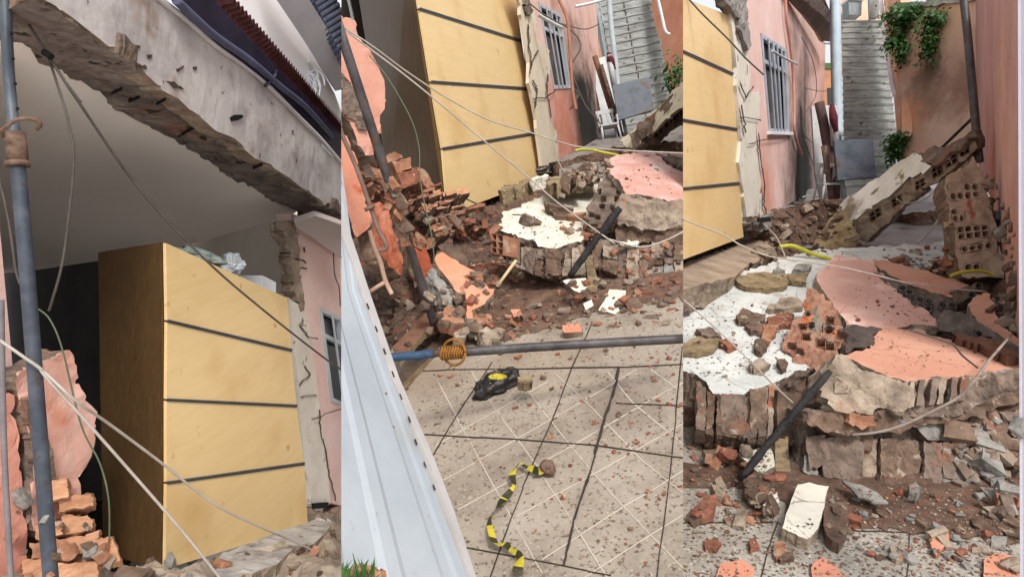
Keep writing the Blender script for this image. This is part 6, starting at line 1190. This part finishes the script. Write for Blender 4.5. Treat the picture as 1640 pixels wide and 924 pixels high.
for i, (x, y) in enumerate([(800, 618), (866, 662), (768, 368), (810, 310)]):
    s = 25; hbrick('hollow_block', Z('e', (x-s, y-s*.8), (x+s, y-s*.6), (x+s, y+s*.8), (x-s, y+s*.7)), S2 if y > 500 else Plane((1550, 460, 4.9), (1580, 460, 4.9), (1560, 480, 4.85)), .1, 1, 1, gm, sb_, rnd=True, lift=0.009, seed=i, web=.18)
D3 = Plane((1410, 612, 3.35), (1620, 592, 3.5), (1400, 528, 4.25))
ds = slab('pink_wall_slab', Z('6', (495, 215), (560, 205), (600, 190), (608, 165), (600, 140), (700, 134), (760, 138), (850, 170), (920, 190), (1070, 245), (1110, 262), (1110, 275), (1050, 265), (930, 288), (830, 292), (760, 298), (710, 302), (650, 280), (560, 240)), D3, .1, [pkf, mortar], None, L=.05, amp=.02, seed=14, vec=dn3*.12, label='big orange pink wall slab in front on thick masonry, right third', cat='wall slab', jn=3, ja=1, topamp=.08)
m3 = Plane((1340, 640, 3.3), (1450, 640, 3.28), (1400, 600, 3.35))
slab('mortar_mass', Z('6', (490, 214), (560, 242), (650, 282), (712, 300), (720, 340), (700, 400), (640, 385), (600, 410), (540, 400), (480, 385), (440, 345), (440, 300), (468, 245)), m3, .3, [mortar, mortar], ds, L=.03, amp=.035, sc=6, seed=22, topamp=1, jn=3, ja=2)
for q in (((486, 302), (530, 302), (530, 336), (486, 336)), ((538, 320), (584, 322), (584, 354), (538, 352))):
    hbrick('brick_hole', Z('6', *q), m3, .12, 1, 1, mortar, ds, rnd=True, lift=0.015, web=.12)
m3b = Plane((1440, 640, 3.34), (1630, 620, 3.4), (1500, 660, 3.32))
slab('broken_edge', Z('6', (700, 298), (760, 298), (830, 292), (930, 288), (1050, 265), (1110, 270), (1110, 330), (1040, 330), (950, 370), (900, 395), (850, 415), (760, 410), (700, 420), (690, 350)), m3b, .25, [rawbrick, mortar_grey], ds, L=.035, amp=.04, sc=8, seed=23, topamp=1, jn=4, ja=2)
rr = random.Random(4)
for i in range(6):
    x = 715+i*31+rr.uniform(-6, 6); y = 302-i*2; q = [(x, y), (x+18+rr.uniform(0, 8), y-2), (x+8+rr.uniform(-5, 8), y+85-i*2), (x-12, y+88-i*2)]
    slab('brick_rib', Z('6', *q), m3b, .1, [rr.choice([rawbrick, mortar, rawbrick, clay_dark]), rawbrick], ds, L=.03, amp=.01, seed=i+150, lift=.045, topamp=1, jn=2, ja=1)
lc = Plane((1340, 670, 3.28), (1600, 660, 3.36), (1450, 700, 3.3))
slab('clay_course', Z('6', (400, 395), (520, 400), (700, 402), (860, 400), (980, 350), (1110, 320), (1110, 360), (950, 410), (870, 430), (700, 462), (560, 478), (450, 455), (400, 430)), lc, .3, [clay_dark, rawbrick], ds, L=.035, amp=.03, sc=9, seed=24, topamp=1, jn=3, ja=2)
slab('clay_socket', Z('6', (510, 400), (590, 408), (600, 440), (560, 448), (515, 430)), lc, .1, [clay, clay], ds, L=.04, amp=.012, lift=.05, seed=3, topamp=1)
mc = Plane((1330, 740, 3.36), (1600, 740, 3.32), (1450, 690, 3.42))
ms = thing('masonry_mass', mc(1450, 790), 'broken masonry blocks carrying the front pink slab, right third', 'masonry')
slab('core', Z('6', (370, 430), (560, 460), (900, 420), (1000, 380), (1120, 330), (1120, 620), (880, 650), (740, 640), (480, 632), (400, 620), (360, 560)), mc, .3, [rawbrick, rawbrick], ms, L=.04, amp=.045, sc=6, seed=26, topamp=1)
masonry_face(ms, Z('6', (380, 500), (450, 482), (620, 490), (760, 500), (890, 520)), Z('6', (380, 600), (450, 625), (620, 640), (760, 655), (890, 660)), mc, 9, [rawbrick, mortar, rawbrick, clay_dark, mortar_grey], lift=.06, wmin=14, wmax=34, rows=(1, 2))
for i, (q, m_) in enumerate([(((470, 500), (520, 485), (560, 500), (565, 625), (490, 620), (470, 580)), rawbrick), (((640, 515), (700, 500), (735, 525), (735, 560), (728, 632), (650, 628)), clay_dark), (((760, 510), (870, 505), (882, 520), (878, 600), (888, 664), (772, 668)), mortar_grey), (((722, 452), (858, 425), (862, 500), (760, 498)), mortar_grey), (((490, 470), (560, 462), (590, 480), (580, 530), (500, 520)), clay_dark), (((380, 490), (440, 480), (450, 560), (390, 590)), rawbrick), (((890, 455), (920, 450), (975, 520), (930, 552), (895, 505)), mortar_grey), (((930, 408), (975, 398), (1012, 470), (985, 505), (940, 460)), rawbrick), (((1010, 420), (1100, 425), (1100, 500), (1020, 480)), concrete), (((975, 505), (1110, 500), (1110, 590), (1000, 582)), timber), (((880, 560), (950, 545), (970, 600), (900, 620)), mortar)]):
    slab('masonry_block', Z('6', *q), mc, .15, [m_, rawbrick], ms, L=.035, amp=.02, sc=11, seed=160+i, lift=.07, topamp=1, jn=3, ja=1.5)
tube('bent_stick', [P(*p, d) for p, d in zip(Z('6', (540, 470), (620, 462), (700, 440), (790, 398), (880, 350), (935, 290), (980, 230), (1050, 150)), (3.16, 3.16, 3.15, 3.14, 3.13, 3.12, 3.3, 3.6))], .007, M('grey_stick', [(110, 96, 88), (142, 128, 118)], 12), None, 8, label='long bent stick curving along the edge of the front pink slab', cat='stick')
slab('fallen_plank', Z('e', (632, 680), (665, 664), (720, 668), (800, 685), (900, 725), (1100, 800), (1100, 850), (960, 812), (860, 775), (740, 725), (700, 705)), D3, .05, [brown_w, brown_w], None, L=.05, amp=.012, seed=3, lift=.05, topamp=1, label='reddish brown plank lying on the right end of the front pink slab', cat='plank')
tube('burnt_timber', [P(*Z('6', (470, 268))[0], 3.2), P(*Z('6', (180, 612))[0], 3.15)], [.014]+[.019]*13+[.016], timber_b, None, 10, rough=.008, label='charred black timber leaning in front of the slabs, right third', cat='timber', seed=3)
# pieces in front on the floor
fr = Plane((1200, 760, 3.25), (1500, 760, 3.25), (1300, 860, 2.75))
for i, (q, m_, sm_, th_, lb, ct) in enumerate([(((365, 655), (400, 650), (462, 662), (450, 720), (428, 800), (395, 835), (350, 815), (316, 800), (335, 740)), white_pl, mortar, .09, 'large white plastered brick block standing at the tile edge, right third', 'plaster block'),
    (((450, 740), (470, 715), (520, 708), (527, 780), (495, 850), (455, 822), (446, 780)), clay_dark, clay_dark, .08, 'rounded brown brick beside the white block, right third', 'brick'), (((175, 557), (240, 540), (282, 530), (292, 598), (250, 620), (225, 605)), white_pl, mortar, .03, 'white plaster plate under the charred timber end, right third', 'plaster piece'),
    (((252, 722), (275, 695), (300, 680), (306, 712), (262, 740)), white_pl, white_pl, .03, 'small white plaster piece left of the white block, right third', 'plaster piece'), (((190, 640), (230, 612), (282, 640), (270, 690), (225, 698), (190, 665)), clay_dark, clay_dark, .08, 'brown stone between the white plate and the small white piece', 'stone'),
    (((506, 640), (560, 655), (620, 685), (652, 716), (600, 712), (555, 695)), mortar_grey, mortar_grey, .01, 'thin grey tile shard below the masonry, right third', 'tile shard'), (((716, 655), (740, 648), (756, 668), (745, 686), (718, 680)), mortar_grey, mortar_grey, .04, 'small pale grey stone below the grey masonry block', 'stone'),
    (((105, 935), (120, 895), (190, 880), (226, 905), (230, 940)), orange_pl, mortar, .05, 'orange plaster piece at the bottom left of the right third', 'plaster piece'), (((412, 890), (445, 870), (480, 890), (515, 940), (415, 940)), orange_pl, mortar, .05, 'orange plaster piece at the bottom below the white block', 'plaster piece'),
    (((783, 800), (820, 795), (825, 778), (846, 785), (848, 825), (806, 865), (790, 840)), orange_pl, clay, .05, 'orange brown brick piece on the speckled tiles, right third', 'brick'), (((955, 880), (1000, 860), (1055, 868), (1075, 940), (960, 940)), orange_pl, clay, .05, 'orange brick piece in the bottom right corner, right third', 'brick'), (((990, 682), (1030, 668), (1055, 690), (1045, 718), (1000, 712)), clay, clay, .05, 'bright clay piece near the right post, right third', 'brick'),
    (((660, 840), (690, 825), (712, 840), (700, 885), (668, 875)), mortar, mortar, .05, 'grey brown mortar lump on the speckled tiles, right third', 'mortar lump'), (((30, 740), (70, 690), (108, 690), (100, 740), (60, 755)), clay_red, clay_red, .05, 'dark red brick piece at the left tile edge, right third', 'brick'), (((65, 820), (100, 808), (128, 825), (110, 846), (70, 840)), clay_red, clay_red, .04, 'dark red brick piece on the left tile, right third', 'brick'), (((212, 815), (235, 805), (242, 838), (216, 848)), clay_red, clay_red, .04, 'small red brick cube on the left tile, right third', 'brick'),
    (((290, 830), (320, 822), (330, 850), (300, 880), (288, 860)), clay, clay, .04, 'orange clay piece left of the white block foot, right third', 'brick'), (((300, 860), (350, 850), (360, 875), (310, 885)), clay_dark, clay_dark, .04, 'brown clay piece below the white block, right third', 'brick'), (((60, 545), (160, 530), (160, 555), (70, 558)), clay_dark, clay_dark, .04, 'flat brown brick in the shadow below the white slab, right third', 'brick')]):
    pl_ = fr
    slab('rubble_block', Z('6', *q), pl_, th_, [m_, sm_], None, L=.02, amp=.006 if th_ > .02 else .003, seed=i+190, topamp=.4, lift=.05 if q[0][1] < 800 else .02, label=lb, cat=ct, jn=2, ja=.8, vec=None)
# cables
tube('cable', [P(*p, 4.9) for p in Z('5', (5, -20), (60, 42), (150, 130), (200, 185), (262, 242))], .007, cable_d, label='dark cable crossing the wardrobe top, right third', cat='cable')
tube('cable', [P(*p, d) for p, d in zip(Z('5', (-10, 702), (60, 728), (130, 755), (190, 790), (280, 825), (400, 842), (520, 862), (620, 885), (720, 910))+Z('e', (400, 295), (620, 330), (850, 348)), (4.3, 4.3, 4.3, 4.3, 4.3, 4.3, 4.25, 4.2, 4.2, 4.2, 4.2, 4.2))], .0052, cable, label='pale cable sagging from the wardrobe over the pink slabs, right third', cat='cable')
tube('cable', [P(*p, 3.3) for p in Z('6', (-10, 28), (100, 125), (200, 220), (300, 320), (352, 368))], .0042, cable, label='straight pale cable over the white slab, right third', cat='cable')
tube('wire', [hw3(*p, lift=.2) for p in Z('5', (335, 130), (375, 200), (390, 270), (385, 320), (350, 370), (340, 420), (352, 470), (380, 540))], .0055, cable_d, label='dark wire looping beside the barred window, right third', cat='wire')
tube('wire', [hw3(*p, lift=.2) for p in Z('5', (345, 290), (400, 300), (445, 298))], .0055, cable_d, label='thin wire running to the house corner, right third', cat='wire')
tube('wire', [hw3(*p, lift=.2) for p in Z('5', (336, 432), (380, 470), (450, 520), (475, 540))], .0055, cable_d, label='thin wire running down to the leaning door, right third', cat='wire')
tube('window_stay', [hw3(*p, lift=.12) for p in Z('5', (255, 170), (290, 190), (340, 212))], .016, oldwhite, label='white window stay at the barred window, right third', cat='window stay')
tube('white_hose', [P(*p, 6.0) for p in Z('5', (688, 640), (720, 655), (780, 640), (835, 598))], .008, cable, label='thin white hose hanging from the leaning slab', cat='hose')
tube('white_hose', [P(*p, 6.4) for p in Z('5', (838, 676), (815, 720), (780, 760), (752, 782))], .012, cable, label='white hose below the leaning slab beside the upright piece', cat='hose')
tube('twig', [P(*p, 3.25) for p in Z('e', (350, 592), (500, 640), (640, 690), (700, 760), (800, 840))], .005, cable_d, label='thin dark twig lying on the front pink slab', cat='twig')
tube('wire', [P(*Z('5', (250, 640))[0], 7), P(*Z('5', (255, 710))[0], 6.9), P(*Z('5', (300, 760))[0], 6.3), P(*Z('5', (330, 825))[0], 5.6)], .007, cable, label='pale wire from the house footing to the hose, right third', cat='wire')
T = bvh(3)
m6 = [clay_dark, clay_dark, clay_red, clay, mortar, rawbrick]
scatter(T, Z('6', (0, 500), (180, 520), (320, 600), (330, 700), (250, 760), (0, 755)), 70, .03, .13, ['brick', 'rock', 'shard'], [clay_red, clay_dark, clay_dark, clay, mortar], 'brick_fragment', 'brick piece in the heap under the white slab, right third', 'brick fragment', 'brick lumps under the white slab, right third', 41)
scatter(T, Z('6', (440, 640), (1070, 650), (1080, 924), (560, 860), (480, 700)), 100, .02, .08, ['rock', 'rock', 'brick'], [clay_dark, mortar, mortar_grey, mortar_grey, clay_dark, clay_red], 'stone', 'loose stone on the soil strip before the masonry, right third', 'stone', 'loose stones before the masonry, right third', 42)
scatter(T, Z('6', (860, 430), (1080, 400), (1080, 800), (880, 700)), 70, .04, .14, ['rock', 'brick'], [rawbrick, mortar, mortar_grey, clay_dark], 'rubble_piece', 'rubble piece in the pile beside the right post', 'rubble', 'rubble beside the right post', 43)
scatter(T, Z('6', (0, 760), (560, 760), (900, 800), (1080, 924), (0, 924)), 40, .012, .035, ['rock'], [clay_dark, clay_red, mortar], 'stone', 'loose stone on the speckled grey tiles, right third', 'stone', 'tiny stones on the speckled tiles, right third', 44)
scatter(T, Z('d', (20, 450), (700, 420), (640, 900), (60, 900)), 45, .01, .035, ['rock'], [clay_dark, mortar], 'crumb', 'crumb on the white slab, right third', 'crumb', 'crumbs on the white slab, right third', 45)
scatter(T, Z('e', (0, 180), (120, 180), (480, 520), (0, 540)), 30, .015, .05, ['rock', 'shard'], [clay_dark, clay_red], 'crumb', 'crumb on the pale pink slab, right third', 'crumb', 'crumbs on the pale pink slab, right third', 46)
scatter(T, Z('5', (210, 700), (500, 640), (560, 790), (400, 830), (240, 850)), 80, .05, .2, ['rock', 'brick'], [dirt, clay_dark, mortar, dirt], 'dirt_lump', 'lump on the dirt slope below the house wall, right third', 'dirt lump', 'lumps on the dirt slope, right third', 47)
scatter(T, Z('e', (140, 80), (640, 60), (660, 230), (400, 200), (200, 140)), 55, .04, .13, ['rock', 'brick', 'shard'], [mortar, white_pl, clay_red, clay, mortar_grey], 'rubble_piece', 'rubble piece behind the narrow pink slab, right third', 'rubble', 'light rubble behind the pink slabs', 48)
scatter(T, Z('5', (960, 560), (1000, 560), (1080, 760), (1080, 924), (1040, 924)), 45, .04, .13, ['rock', 'brick'], [mortar, rawbrick, mortar_grey], 'masonry_lump', 'lump between the upright brick piece and the side wall', 'masonry lump', 'rubble by the side wall', 49)
scatter(T, Z('e', (860, 400), (1055, 340), (1055, 640), (940, 560)), 40, .04, .12, ['rock', 'brick'], [mortar, rawbrick, clay_dark], 'masonry_lump', 'lump right of the small orange pink slab', 'masonry lump', 'rubble right of the small slab', 50)
gravel(T, [(Z('6', (0, 740), (1080, 740), (1080, 924), (0, 924)), .35), (Z('6', (460, 630), (1080, 640), (1080, 800), (500, 760)), .25), (Z('6', (0, 480), (320, 480), (320, 760), (0, 760)), .15), (Z('d', (0, 400), (700, 400), (640, 900), (0, 900)), .14), (Z('e', (0, 150), (600, 560), (1000, 800), (200, 900), (0, 540)), .08), (Z('5', (200, 680), (520, 640), (600, 800), (240, 860)), .1)], 3000, .005, .022, [clay_dark, clay_red, mortar, rawbrick, clay_dark], 'gravel', 'fine brick crumbs over the tiles and slabs, right third', 51)
